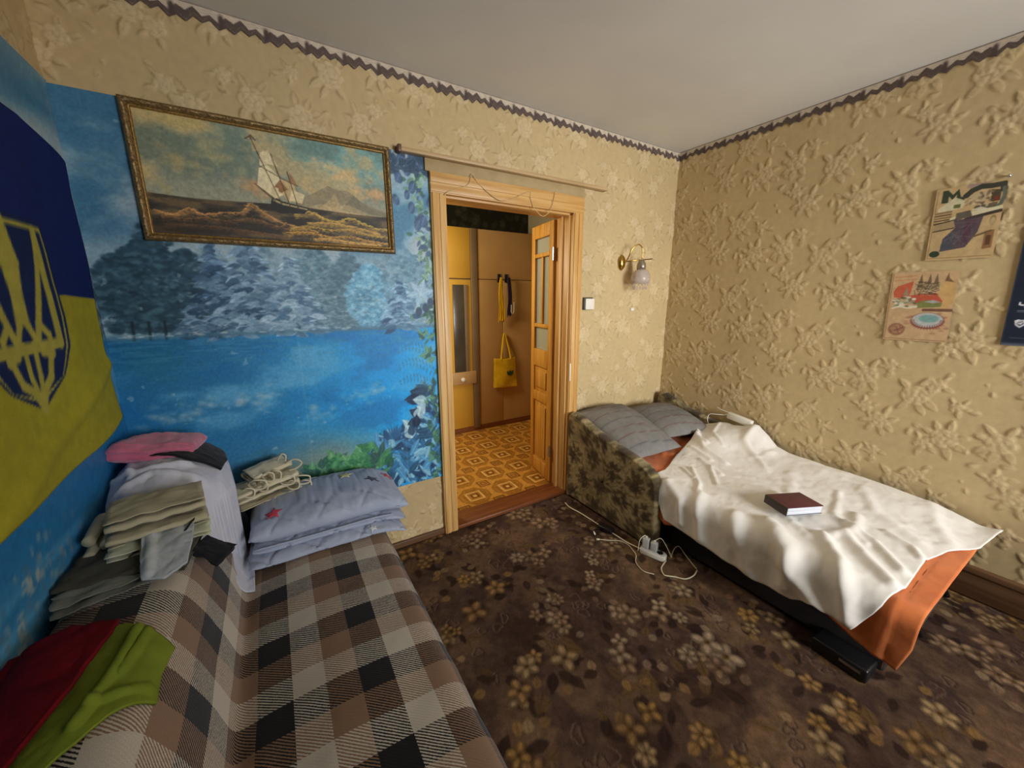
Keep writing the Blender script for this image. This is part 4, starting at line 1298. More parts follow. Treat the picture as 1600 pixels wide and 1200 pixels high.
sofa_prof = spline([(-3.425, .50), (-3.425, .62), (-3.415, .695), (-3.385, .722), (-3.30, .728), (-3.225, .722), (-3.180, .695), (-3.145, .62), (-3.105, .505), (-3.083, .440), (-3.06, .425), (-3.0, .436), (-2.85, .452), (-2.68, .448), (-2.575, .436), (-2.535, .405), (-2.520, .35), (-2.515, .20), (-2.512, .06)], 10)
sofa_prof = resample(sofa_prof, 190)
sl_ = np.r_[0, np.cumsum(np.linalg.norm(np.diff(sofa_prof, axis=0), axis=1))]
_top = sofa_prof[(sofa_prof[:, 0] > -3.42) & (sofa_prof[:, 1] > .3)]
_o = np.argsort(_top[:, 0])
sofa_h = interp_profile(_top[_o])

m, nt, b = new_mat('plaid_wool')
b.inputs['Roughness'].default_value = .95
b.inputs['Specular IOR Level'].default_value = .1
b.inputs['Sheen Weight'].default_value = .15
uvn = N(nt, 'ShaderNodeUVMap')
sep = N(nt, 'ShaderNodeSeparateXYZ')
nt.links.new(uvn.outputs[0], sep.inputs[0])
def mth(op, a, b_=None, c_=None):
    n = N(nt, 'ShaderNodeMath', operation=op)
    for i, v in enumerate((a, b_, c_)):
        if v is None: continue
        if isinstance(v, (int, float)): n.inputs[i].default_value = v
        else: nt.links.new(v, n.inputs[i])
    return n.outputs[0]
def stripes(src, off, cols):
    f = mth('FRACT', mth('MULTIPLY_ADD', src, 1 / .247, off))
    r = N(nt, 'ShaderNodeValToRGB')
    r.color_ramp.interpolation = 'CONSTANT'
    e = r.color_ramp.elements
    e[0].position, e[0].color = 0, rgba(cols[0])
    e[1].position, e[1].color = .34, rgba(cols[1])
    k = e.new(.67); k.color = rgba(cols[2])
    nt.links.new(f, r.inputs[0])
    return r.outputs[0]
BLK, WHT, TAN = (27, 25, 26), (192, 183, 168), (136, 107, 83)
u_blk = float(np.interp(-2.985, _top[_o][:, 0], np.interp(_top[_o][:, 0], sofa_prof[60:, 0], sl_[60:])))
warp = stripes(sep.outputs[0], .17 - u_blk / .247 % 1, (BLK, WHT, TAN))
weft = stripes(sep.outputs[1], .17 + .645 / .247 % 1 + .17, (BLK, WHT, TAN))
tw = mth('ADD', mth('MULTIPLY', sep.outputs[0], 1 / .0105), mth('MULTIPLY', sep.outputs[1], 1 / .0085))
nz = N(nt, 'ShaderNodeTexNoise'); nz.inputs['Scale'].default_value = 260; nz.inputs['Detail'].default_value = 3
nt.links.new(uvn.outputs[0], nz.inputs['Vector'])
tri = mth('ABSOLUTE', mth('SUBTRACT', mth('FRACT', mth('ADD', tw, mth('MULTIPLY', nz.outputs[0], .55))), .5))
fac = N(nt, 'ShaderNodeMapRange')
for i, v in enumerate((.20, .30, 0, 1)): fac.inputs[i + 1].default_value = v
nt.links.new(tri, fac.inputs[0])
mx = N(nt, 'ShaderNodeMix', data_type='RGBA')
nt.links.new(fac.outputs[0], mx.inputs[0]); nt.links.new(warp, mx.inputs[6]); nt.links.new(weft, mx.inputs[7])
nz2 = N(nt, 'ShaderNodeTexNoise'); nz2.inputs['Scale'].default_value = 700; nz2.inputs['Detail'].default_value = 4
nt.links.new(uvn.outputs[0], nz2.inputs['Vector'])
mr = N(nt, 'ShaderNodeMapRange')
for i, v in enumerate((.3, .7, .72, 1.2)): mr.inputs[i + 1].default_value = v
nt.links.new(nz2.outputs[0], mr.inputs[0])
sc_ = N(nt, 'ShaderNodeVectorMath', operation='SCALE')
nt.links.new(mx.outputs[2], sc_.inputs[0]); nt.links.new(mr.outputs[0], sc_.inputs['Scale'])
nt.links.new(sc_.outputs[0], b.inputs['Base Color'])
bp = N(nt, 'ShaderNodeBump'); bp.inputs['Strength'].default_value, bp.inputs['Distance'].default_value = .6, .0015
nt.links.new(mth('ADD', nz2.outputs[0], tri), bp.inputs['Height']); nt.links.new(bp.outputs[0], b.inputs['Normal'])
MAT['plaid'] = m

ny = 170
ys = np.linspace(SY0, SY1, ny)
PX = np.repeat(sofa_prof[None, :, 0], ny, 0); PZ = np.repeat(sofa_prof[None, :, 1], ny, 0); PY = np.repeat(ys[:, None], len(sofa_prof), 1)
UU = np.repeat(sl_[None], ny, 0)
soft = fbm(UU * 5, PY * 4, 3, 300) - .5
P = np.stack([PX, PY, PZ], -1)
nrm_ = normals(P)
if nrm_[:, 120, 2].mean() < 0: nrm_ = -nrm_
seam = np.exp(-((PX + 3.075) / .02) ** 2)
P = P + nrm_ * (.014 * soft + .004 * (fbm(UU * 16, PY * 14, 3, 303) - .5))[..., None] * (1 - .6 * seam)[..., None]
P[..., 0] += .012 * (fbm(PY * 3, UU * 0 + 4, 2, 305) - .5) * (PZ < .3)
P[..., 1] += .006 * np.sin(UU * 4)
uvp = np.stack([UU + .006 * (fbm(PY * 3, UU * 3, 2, 307) - .5), PY + .010 * (fbm(UU * 3 + 9, PY * 2, 2, 308) - .5) - .03 * (UU - .6) * 0], -1)
plaid = grid_obj('plaid_blanket', P, MAT['plaid'], None, uv=uvp, thick=.004, off=1.0)
tag(plaid, 'black, cream and tan checked wool blanket covering the sofa', 'blanket')

# ------------------------------------------------------------ folded star quilt at the far end of the seat
quilt = thing('star_quilt', 'folded grey quilt with small stars at the far end of the sofa', 'quilt', (-2.76, -.28, .46))
MAT['quilt'] = cotton('quilt_cotton', (166, 176, 196), (156, 166, 188), bs=300, b=.3)
def quilt_layer(name, x0, x1, y0, y1, z0, hgt, seed, hang=0.0, bulge=1.0, tuck=.045, shrink=0.0):
    """one puffed fold: closed at the front and right, like a flattened tube of wadding"""
    nu, nv = 96, 72
    th = np.linspace(0, 2 * np.pi, nv)
    s = np.linspace(0, 1, nu)
    Tt, Ss = np.meshgrid(th, s, indexing='ij')
    cy, hy = (y0 + y1) / 2, (y1 - y0) / 2
    e = .38
    ca, sa = np.cos(Tt), np.sin(Tt)
    endx = (1 - np.abs(2 * Ss - 1) ** 7) ** .5
    Y = cy + hy * np.sign(ca) * np.abs(ca) ** e * (.94 + .06 * endx)
    Zl = np.sign(sa) * np.abs(sa) ** .75
    Xx = x0 + (x1 - x0) * Ss
    Zz = z0 + hgt / 2 + hgt / 2 * Zl * endx
    top = Zl > 0
    Zz += np.where(top, bulge * .016 * np.sin(np.pi * Ss) * np.clip(1 - ((Y - cy) / hy) ** 2, 0, 1), 0)
    # stitched quilting lines as real creases on the upper side
    q1 = np.abs(np.mod((Xx * .8 + Y * 1.1) / .15 + seed * .3, 1) - .5) * .15
    q2 = np.abs(np.mod((Xx * 1.1 - Y * .8) / .19 + seed * .7, 1) - .5) * .19
    Zz -= np.where(top, .008 * np.exp(-(q1 / .007) ** 2) + .006 * np.exp(-(q2 / .007) ** 2), 0)
    Zz += (.016 * (fbm(Xx * 12, Y * 16 + seed, 4, 320 + seed) - .5) + .007 * (fbm(Xx * 50, Y * 30, 3, 330 + seed) - .5)) * np.where(top, 1.0, .3)
    Y += .012 * (fbm(Xx * 7 + seed, Zz * 30, 3, 340 + seed) - .5)
    Xx = Xx + .014 * (fbm(Y * 8 + seed, Zz * 25, 3, 345 + seed) - .5)
    # right end droops over the seat front
    over = np.clip(Xx + 2.60, 0, None)
    Zz -= hang * over ** 2
    return grid_obj(name, np.stack([Xx, Y, Zz], -1), MAT['quilt'], quilt, flip=True)
quilt_layer('fold', -3.065, -2.455, -.53, -.06, .455, .040, 1, 1.9)
quilt_layer('fold', -3.045, -2.440, -.485, -.07, .490, .038, 2, 1.4)
top_fold = quilt_layer('fold', -3.055, -2.420, -.474, -.055, .522, .084, 4, 1.1, 1.8)
MB().tube(spline([(-3.045, -.482, .527), (-2.9, -.488, .527), (-2.75, -.490, .528), (-2.6, -.486, .526), (-2.5, -.480, .514)], 6), .004, 6).build('piping', MAT['quilt'], quilt, smooth=True)
SC = {'red': cotton('star_red', (206, 72, 92)), 'cream': cotton('star_cream', (226, 218, 160)), 'white': cotton('star_white', (228, 230, 236)), 'dark': cotton('star_dark', (74, 74, 92))}
bpy.context.view_layer.update()
def quilt_z(x, y):
    best = None
    for o in [c for c in quilt.children if c.name.startswith('fold')]:
        inv = o.matrix_world.inverted()
        hit, loc, nor, _ = o.ray_cast(inv @ Vector((x, y, 1.5)), Vector((0, 0, -1)))
        if hit and (best is None or (o.matrix_world @ loc).z > best): best = (o.matrix_world @ loc).z
    return best if best is not None else .45
for x, y, r, a, c in ((-2.965, -.375, .036, .2, 'red'), (-2.80, -.11, .032, .5, 'white'), (-2.655, -.19, .037, .1, 'cream'), (-2.545, -.285, .036, .7, 'dark'), (-2.452, -.19, .034, .3, 'red'), (-2.60, -.509, .021, .5, 'white')):
    pts = [(x + math.cos(a + k * math.pi / 5) * (r if k % 2 == 0 else r * .45), y + math.sin(a + k * math.pi / 5) * (r if k % 2 == 0 else r * .45)) for k in range(10)]
    ring_ = []
    for p, q in zip(pts, pts[1:] + pts[:1]): ring_ += [p, ((p[0] + q[0]) / 2, (p[1] + q[1]) / 2)]
    vv = [(p[0], p[1], quilt_z(*p) + .0016) for p in ring_] + [((x + p[0]) / 2, (y + p[1]) / 2, quilt_z((x + p[0]) / 2, (y + p[1]) / 2) + .0018) for p in ring_] + [(x, y, quilt_z(x, y) + .0018)]
    n = len(ring_)
    ff = [(i, (i + 1) % n, n + (i + 1) % n, n + i) for i in range(n)] + [(n + i, n + (i + 1) % n, 2 * n) for i in range(n)]
    o = mesh_obj('star', vv, ff, SC[c], quilt, smooth=True)
    o['label'] = {'red': 'small red star', 'white': 'small white star', 'cream': 'pale yellow star', 'dark': 'dark grey star'}[c]
    so = o.modifiers.new('solidify', 'SOLIDIFY'); so.thickness, so.offset = .0015, 1

# cream cloth with straps on the quilt
cream = cotton('cream_cloth', (214, 206, 178), (200, 190, 160))
bag = thing('strap_bundle', 'bundle of folded cream cloth bags with thin straps beside the quilt', 'cloth bags', (-2.97, -.17, .6))
folded('folded_cloth', cream, place(-2.985, -.16, .605, .25, -.05, -.10), .25, .15, 5, .019, 31, bag, spread=.08, rough=.012)
folded('folded_cloth', cream, place(-2.975, -.135, .694, .45, .1, -.05), .17, .11, 3, .020, 33, bag, spread=.10, rough=.012)
rs = np.random.RandomState(17)
for k in range(9):
    t = k / 8
    x0, y0, z0 = -3.075 + .22 * t, -.245 + .03 * rs.rand() + .05 * t, .618 + .11 * rs.rand()
    L = rs.uniform(.04, .08)
    loop = [(x0, y0 + .02, z0), (x0 + L * .4, y0 - .02, z0 + .022), (x0 + L, y0 - .028, z0 + .012), (x0 + L * .9, y0 - .03, z0 - .018), (x0 + L * .3, y0 - .024, z0 - .016), (x0 - .004, y0 + .01, z0 - .002)]
    MB().tube(spline(loop, 6), .0038, 6).build('strap', cream, bag, smooth=True)
MB().tube(spline([(-2.90, -.16, .74), (-2.86, -.17, .755), (-2.835, -.18, .735), (-2.86, -.185, .715), (-2.89, -.18, .71)], 6), .0038, 6).build('strap', cream, bag, smooth=True)
MB().tube(spline([(-2.93, -.17, .765), (-2.91, -.18, .795), (-2.895, -.185, .785), (-2.90, -.19, .76)], 6), .0038, 6).build('strap', cream, bag, smooth=True)

def puff(name, mat, M, w, l, h, seed, lump=.012):
    """soft folded bundle: a closed rounded slab with fold lines round its rim"""
    nu, nv = 90, 60
    T_, S_ = np.meshgrid(np.linspace(0, 2 * np.pi, nv), np.linspace(-1, 1, nu), indexing='ij')
    end = np.clip(1 - np.abs(S_) ** 5, 0, 1) ** .45
    sg = lambda v, e: np.sign(v) * np.abs(v) ** e
    Y = l / 2 * sg(np.cos(T_), .5) * (.72 + .28 * end)
    Z = h / 2 * (1 + sg(np.sin(T_), .8) * end)
    X = w / 2 * S_
    rim = np.abs(np.sin(T_)) < .8
    Y = Y + .006 * np.sin(Z / h * 16) * rim + lump * (fbm(X * 12 + seed, Z * 30, 3, 420 + seed) - .5)
    X = X + lump * (fbm(Y * 14 + seed, Z * 26, 3, 424 + seed) - .5)
    Z = Z + lump * 1.6 * (fbm(X * 10 + seed, Y * 12, 3, 428 + seed) - .5) * np.clip(Z / h, 0, 1) + .3 * lump * (fbm(X * 45, Y * 45, 3, 430 + seed) - .5)
    A = np.array(M)
    return grid_obj(name, np.stack([X, Y, Z], -1) @ A[:3, :3].T + A[:3, 3], mat, None, flip=True)


# ------------------------------------------------------------ pile of clothes on the sofa back
def back_drape(base):
    return lambda x, y: sofa_h(np.clip(x, -3.41, -2.6)) - base


def drape_patch(name, mat, b0, b1, l, r, nu, nv, hfun, seed, wr=.012, parent=None, lift=.006, col=None, ridges=(), thick=.0025):
    C = coons(b0, b1, l, r, nu, nv)
    X, Y = C[..., 0], C[..., 1]
    Z = hfun(X, Y) + lift + wr * np.abs(fbm(X * 11 + seed, Y * 11, 4, 400 + seed) - .5) * 2 + wr * .4 * fbm(X * 40, Y * 40, 3, 410 + seed)
    for pts, wdt, amp in ridges:
        Z = Z + amp * np.exp(-(seg_dist(X, Y, pts) / wdt) ** 2)
    P = np.stack([X, Y, Z], -1)
    return grid_obj(name, P, mat, parent, col, thick=thick, off=1.0 if normals(P)[..., 2].mean() > 0 else -1.0)


def seg_dist(X, Y, pts):
    d = np.full(X.shape, 9.0)
    for (x1, y1), (x2, y2) in zip(pts[:-1], pts[1:]):
        L2 = (x2 - x1) ** 2 + (y2 - y1) ** 2 + 1e-9
        t = np.clip(((X - x1) * (x2 - x1) + (Y - y1) * (y2 - y1)) / L2, 0, 1)
        d = np.minimum(d, np.hypot(X - x1 - t * (x2 - x1), Y - y1 - t * (y2 - y1)))
    return d


H0 = lambda x, y: sofa_h(np.clip(x, -3.41, -2.6))
olive = cotton('olive_cloth', (74, 72, 58), (62, 60, 48))
og = tag(folded('olive_garment', olive, place(-3.285, -.705, .740, -.12, 0, 0), .27, .23, 3, .014, 41, None, spread=.05, rough=.012), 'dark olive garment lying flat at the bottom of the clothes pile', 'garment')
grey = cotton('grey_green_cloth', (126, 128, 116), (110, 112, 102))
tag(folded('grey_trousers', grey, place(-3.295, -.835, .738, .22, 0, 0), .25, .07, 2, .016, 43, None, spread=.12, rough=.016), 'rolled grey hem of trousers under the olive garment on sofa back', 'trousers')
# white T-shirt thrown over the heap
white = cotton('white_tshirt', (206, 208, 222), (194, 196, 214))
def heap(x, y):
    d = np.clip(1 - ((x + 3.285) / .21) ** 2 - ((y + .27) / .34) ** 2, 0, 1)
    return np.maximum(H0(x, y), .722 + .17 * d ** .55) * (d > 0) + H0(x, y) * (d <= 0)
shirt = drape_patch('white_tshirt', white, [(-3.425, -.10), (-3.30, -.05), (-3.12, -.14)], [(-3.40, -.56), (-3.30, -.60), (-3.17, -.60), (-3.045, -.60)], [(-3.425, -.10), (-3.43, -.30), (-3.40, -.56)], [(-3.12, -.14), (-3.085, -.32), (-3.05, -.47), (-3.045, -.60)], 90, 100, heap, 1, .014,
             ridges=(([(-3.42, -.34), (-3.33, -.38), (-3.2, -.36)], .012, .016), ([(-3.40, -.46), (-3.30, -.40), (-3.16, -.44)], .014, .012), ([(-3.14, -.25), (-3.09, -.5)], .012, .012), ([(-3.40, -.22), (-3.36, -.40)], .014, .014)))
tag(shirt, 'crumpled white T-shirt thrown over the clothes heap on the sofa back', 'T-shirt')
black = cotton('black_cloth', (30, 30, 36), (22, 22, 28))
tag(drape_patch('black_shirt', black, [(-3.35, -.07), (-3.25, -.06), (-3.13, -.13)], [(-3.375, -.27), (-3.27, -.315), (-3.20, -.36), (-3.115, -.36)], [(-3.35, -.07), (-3.375, -.27)], [(-3.13, -.13), (-3.105, -.25), (-3.115, -.36)], 50, 50, heap, 12, .012, lift=.026, thick=.008), 'black folded garment sandwiched between the pink cloth and white T-shirt', 'garment')
MB().box((-.014, -.02, 0), (.014, .02, .002), place(-3.185, -.352, .868, .3, .5, .3)).build('label_tag', white, bpy.data.objects['black_shirt'])
pink = cotton('pink_terry', (206, 112, 140), (192, 96, 126), bs=220, b=.9, sheen=.4)
tag(puff('pink_towel', pink, place(-3.315, -.20, .888, -.10, -.04, .06), .27, .20, .078, 47, .022), 'folded pink terry towel on top of the clothes heap', 'towel')
khaki = cotton('cream_shorts', (186, 178, 150), (168, 160, 134))
stack = folded('cream_shorts', khaki, place(-3.245, -.635, .796, .16, 0, 0), .225, .17, 6, .016, 49, None, spread=.06, rough=.012)
tag(stack, 'stack of folded cream cotton shorts in front of the white T-shirt', 'shorts')
for k, (dx, dz) in enumerate(((0, 0), (.035, .022), (-.004, .036))):
    c = (-3.40 + dx, -.615 + .015 * k, .775 + dz)
    MB().tube(spline([(c[0], c[1] + .06, c[2]), (c[0] + .004, c[1], c[2] + .004), (c[0] + .002, c[1] - .075, c[2] - .006)], 5), [.020 - .0005 * i for i in range(11)], 10).build('rolled_leg', khaki, stack, smooth=True)
MB().tube(spline([(-3.19, -.72, .815), (-3.175, -.745, .81), (-3.16, -.735, .825), (-3.15, -.715, .83)], 5), .003, 6).build('drawstring', black, stack, smooth=True)
pastel = cotton('pastel_print', (196, 190, 172), (196, 208, 168), b=.2)
tag(folded('pastel_shorts', pastel, place(-3.235, -.70, .778, .12, .10, 0), .23, .10, 2, .014, 51, None, spread=.06, rough=.010), 'thin pastel patterned shorts just below the stacked cream shorts', 'shorts')
# pale briefs hanging forward from the heap
pale = cotton('pale_briefs', (178, 184, 190), (164, 172, 178))
def br(x, y): return np.interp(y, [-.90, -.86, -.80, -.74, -.70], [.752, .765, .782, .795, .80])
tag(drape_patch('pale_briefs', pale, [(-3.275, -.70), (-3.155, -.69)], [(-3.245, -.885), (-3.20, -.90), (-3.155, -.865)], [(-3.275, -.70), (-3.262, -.80), (-3.245, -.885)], [(-3.155, -.69), (-3.15, -.78), (-3.155, -.865)], 44, 50, br, 5, .012, thick=.006, ridges=(([(-3.25, -.72), (-3.235, -.87)], .010, .012),)), 'pale grey briefs hanging forward over the dark olive garment', 'briefs')
tag(folded('black_sock', black, place(-3.125, -.735, .708, -.5, 0, .55), .09, .085, 3, .012, 53, None, spread=.12, rough=.014), 'small black sock bundle right of the pale briefs', 'sock')

# red and lime cloths near the camera
red = cotton('red_cloth', (112, 12, 24), (90, 8, 18), bs=400, sheen=0)
lime = cotton('lime_cloth', (126, 140, 46), (110, 124, 38), sheen=0)
tag(drape_patch('lime_cloth', lime, [(-3.36, -1.02), (-3.25, -1.01), (-3.165, -1.08)], [(-3.42, -1.66), (-3.40, -1.62), (-3.36, -1.54)], [(-3.36, -1.02), (-3.39, -1.3), (-3.42, -1.66)], [(-3.165, -1.08), (-3.172, -1.17), (-3.168, -1.235), (-3.22, -1.265), (-3.29, -1.36), (-3.36, -1.54)], 70, 90, H0, 7, .008, lift=.010, thick=.006,
     ridges=(([(-3.225, -1.04), (-3.235, -1.15), (-3.26, -1.27)], .008, .014), ([(-3.205, -1.04), (-3.225, -1.17)], .006, .010), ([(-3.18, -1.21), (-3.25, -1.23)], .007, .010), ([(-3.18, -1.26), (-3.28, -1.38)], .008, .012))), 'creased lime green cloth on the sofa back beside the red cloth', 'cloth')
H1_ = lambda x, y: H0(x, y) + .014
tag(drape_patch('red_cloth', red, [(-3.43, -1.02), (-3.34, -1.00), (-3.255, -1.03)], [(-3.42, -1.80), (-3.39, -1.75), (-3.37, -1.60)], [(-3.43, -1.02), (-3.44, -1.4), (-3.42, -1.80)], [(-3.255, -1.03), (-3.285, -1.20), (-3.33, -1.38), (-3.37, -1.60)], 60, 90, H1_, 9, .010, lift=.018, thick=.010), 'deep red folded cloth on the near end of the sofa back', 'cloth')

# ------------------------------------------------------------ fold-out armchair bed along the right wall
bed = thing('sofa_bed', 'fold out chair bed with floral velour arms against the right wall', 'sofa bed', (-.53, -1.0, 0))
def velour_canvas(x0, x1, y0, y1, seed):
    c = Canvas(x0, x1, y0, y1, .004, (162, 146, 108))
    r = np.random.RandomState(seed)
    put(c, sstep(.45, .7, fbm(c.X * 7, c.Y * 7, 4, 500)), (128, 112, 80), .8)
    for i in range(int((x1 - x0) / .17) + 2):
        for j in range(int((y1 - y0) / .16) + 2):
            x, y = x0 + (i + .5 * (j % 2)) * .18 + r.uniform(-.02, .02), y0 + j * .16 + r.uniform(-.02, .02)
            a0 = r.uniform(0, 6)
            for k in range(9):
                a = a0 + k * .7
                c.leaf(x + math.cos(a) * .025, y + math.sin(a) * .025, r.uniform(.05, .085), r.uniform(.012, .02), a + r.uniform(-.3, .3), (70, 58, 38), (98, 84, 54), .85)
            for k in range(4): c.flower(x + r.normal(0, .022), y + r.normal(0, .022), r.uniform(.025, .036), 5, (84, 66, 46), (52, 40, 26), a0 + k, .9, (50, 42, 26))
            for k in range(3):
                a = a0 + k * 2.1
                c.line([(x + math.cos(a + t) * (.07 + .02 * t), y + math.sin(a + t) * (.07 + .02 * t)) for t in np.linspace(0, 2, 10)], .005, (84, 76, 48), .7)
            for k in range(7):
                a = r.uniform(0, 6.28)
                c.leaf(x + math.cos(a) * .07, y + math.sin(a) * .07, .04, .009, r.uniform(0, 6.28), (150, 140, 98), None, .7)
    c.a *= (.85 + .3 * vnoise(c.X * 150, c.Y * 150, 505))[..., None]
    return c


VC = velour_canvas(-.95, .05, -.1, .85, 2)
arm_prof = spline([(-.86, .012), (-.858, .20), (-.850, .38), (-.825, .455), (-.770, .498), (-.680, .528), (-.560, .552), (-.430, .575), (-.300, .606), (-.190, .645), (-.120, .670), (-.075, .672), (-.050, .655), (-.042, .60), (-.040, .30), (-.040, .012), (-.10, .010), (-.45, .010), (-.80, .010), (-.86, .012)], 9)


def arm(xc, tk, dz, top_scale=1.0):
    """padded side panel: outline arm_prof in the y-z plane, rounded towards both faces"""
    pr = resample(arm_prof, 190).copy()
    pr[:, 1] = np.where(pr[:, 1] > .3, .3 + (pr[:, 1] - .3) * top_scale, pr[:, 1])
    cen = np.array([-.42, .27])
    rings = []
    n = 22
    for k in range(-n, n + 1):
        t = k / n
        # outline insets: face grid shrinks towards the centre so that the faces are real surfaces too
        pass
    def ringat(scale, x): return np.stack([np.full(len(pr), x), cen[0] + (pr[:, 0] - cen[0]) * scale, cen[1] + (pr[:, 1] - cen[1]) * scale], -1)
    h = tk / 2
    S_ = [(s, -h) for s in np.linspace(.02, .955, 26)] + [(.955 + .045 * math.sin(a), -h * math.cos(a)) for a in np.linspace(.25, math.pi - .25, 11)] + [(s, h) for s in np.linspace(.955, .02, 26)]
    P = np.array([ringat(s, xc + x) for s, x in S_])
    P[..., 2] += dz
    soft = .006 * (fbm(P[..., 1] * 6, P[..., 2] * 6, 3, 510) - .5) * np.sign(P[..., 0] - xc)
    P[..., 0] += soft
    return grid_obj('armrest', P, MAT['velour'], bed, VC.sample(P[..., 1], P[..., 2]), wrap=False)


arm(-1.055, .075, .0)
arm(-.055, .072, .0, 1.06)
P_ = []
bx0, bx1 = -1.015, -.095
A, B = np.meshgrid(np.linspace(bx0, bx1, 60), np.linspace(0, 1, 40))
th = B * math.pi
bp_ = np.stack([A, -.11 + .055 * np.cos(th) * -1 - .0 * A, .25 + .36 * np.sin(th) ** .35], -1)
grid_obj('backrest', bp_, MAT['velour'], bed, VC.sample(A * .9, B * .6), flip=True)
base = MB().box((-.955, -1.86, .02), (-.10, -.20, .20))
base.build('base_box', MAT['dark_fabric'], bed, bevel=.01)
md = mat_plain('mattress_side', (58, 48, 44), .95, (44, 36, 34), 24, bump=.5, bscale=300)
for y0, y1, z1 in ((-1.915, -1.35, .352), (-1.345, -.78, .388), (-.775, -.17, .405)):
    MB().box((-1.0, y0, .21), (-.095, y1, z1)).build('mattress', md, bed, bevel=.035, seg=4)
for x in (-.60, -.16):
    MB().tube([(x, -1.80, .22), (x + .02, -1.885, .018)], .014, 8).build('leg', MAT['black_plastic'], bed, smooth=True)
MB().box((-.975, -1.875, .19), (-.10, -1.845, .25)).build('front_rail', MAT['dark_fabric'], bed, bevel=.006)

# surface of the made bed: flat coordinate a runs from the wall (0) across the top and down the open side
AE = .93                                               # where the top turns into the side
def bed_z(x, y):
    z = np.interp(y, [-1.95, -1.80, -1.5, -1.1, -.8, -.4, -.1], [.378, .392, .412, .425, .432, .440, .445])
    z = z + .034 * sstep(-.55, -.10, x) * sstep(-1.98, -1.7, y) - .012 * sstep(-.55, -1.0, x)
    return z + .018 * sstep(-.8, -1.0, x) * sstep(-1.2, -.7, y)


def drape_bed(Af, Y, off):
    """flat (a, y) to world, with the edge rounded over radius R"""
    R = .06
    x = -.052 - Af
    top_x = np.maximum(x, -.052 - AE)
    q = np.clip(Af - AE, 0, None)
    ang = np.clip(q / R, 0, math.pi / 2)
    xs = np.where(Af <= AE, x, -.052 - AE - R * np.sin(ang))
    zt = bed_z(top_x, Y)
    down = R * (1 - np.cos(ang)) + np.clip(q - R * math.pi / 2, 0, None) * .985
    xs = xs - .04 * np.clip(q - R * math.pi / 2, 0, None)
    zs = zt - down
    nx, nz = -np.sin(ang), np.cos(ang)
    return np.stack([xs + nx * off, Y, zs + nz * off], -1)


# orange bedspread
oc = mat_plain('orange_cotton', (208, 120, 68), .85, (196, 106, 56), 9, bump=.35, bscale=500, sheen=.1, spec=.15)
C = coons([(.01, -.20), (.5, -.20), (.92, -.24), (1.0, -.60), (1.03, -.80)], [(.01, -1.95), (.45, -1.945), (.93, -1.935), (1.08, -1.93), (1.195, -1.905)], [(.01, -.20), (.01, -1.95)], [(1.03, -.80), (1.20, -.90), (1.12, -1.05), (1.10, -1.50), (1.11, -1.60), (1.15, -1.70), (1.18, -1.78), (1.195, -1.905)], 110, 170)
Af, Y = C[..., 0], C[..., 1]
off = .007 + .010 * (fbm(Af * 9, Y * 9, 4, 520) - .3) + .004 * (fbm(Af * 34, Y * 34, 3, 522) - .5)
for pts, wd, amp in (([(.75, -.45), (.60, -.62)], .018, .008), ([(.45, -.40), (.66, -.60)], .016, .008), ([(.95, -1.86), (1.22, -1.84)], .018, .008)):
    off += amp * np.exp(-(seg_dist(Af, Y, pts) / wd) ** 2)
st_ = np.abs(Y + 1.868) < .004
off -= .003 * np.exp(-((Y + 1.868) / .006) ** 2)
for a in (.35, .72, 1.02): off -= .0025 * np.exp(-((Af - a) / .005) ** 2) * (Y < -1.868)
spread = grid_obj('orange_bedspread', drape_bed(Af, Y, np.maximum(off, .003)), oc, None, thick=.003, off=1.0)
tag(spread, 'orange bedspread showing at the foot and head of the bed', 'bedspread')
seam_m = cotton('orange_seam', (150, 74, 34))
aa = np.linspace(.05, 1.22, 60)
tag(spread, None)
MB().tube(drape_bed(aa, np.full(60, -1.868), np.full(60, .0085)), .0016, 5).build('seam', seam_m, spread, smooth=True)
MB().tube(drape_bed(np.full(12, 1.02), np.linspace(-1.868, -1.93, 12), np.full(12, .0085)), .0014, 5).build('seam', seam_m, spread, smooth=True)

# white sheet
ws = mat_plain('white_sheet', (232, 228, 220), .88, (225, 221, 212), 4, bump=.25, bscale=420, sheen=.12, spec=.15)
C = coons([(-.005, -.37), (.14, -.47), (.28, -.575), (.60, -.66), (.86, -.765), (.955, -.775)], [(.0, -1.985), (.25, -1.955), (.42, -1.885), (.60, -1.852), (.86, -1.856), (.99, -1.83), (1.135, -1.765)],
          [(-.005, -.37), (.0, -.8), (.0, -1.2), (.0, -1.6), (-.005, -1.88), (.0, -1.985)], [(.955, -.775), (1.08, -.85), (1.165, -.90), (1.165, -1.10), (1.185, -1.41), (1.165, -1.56), (1.115, -1.64), (1.125, -1.70), (1.135, -1.765)], 150, 210)
Af, Y = C[..., 0], C[..., 1]
off = .018 + .012 * (fbm(Af * 7, Y * 7, 4, 530) - .4) + .0055 * (fbm(Af * 22 + .3 * Y, Y * 30, 4, 532) - .5)
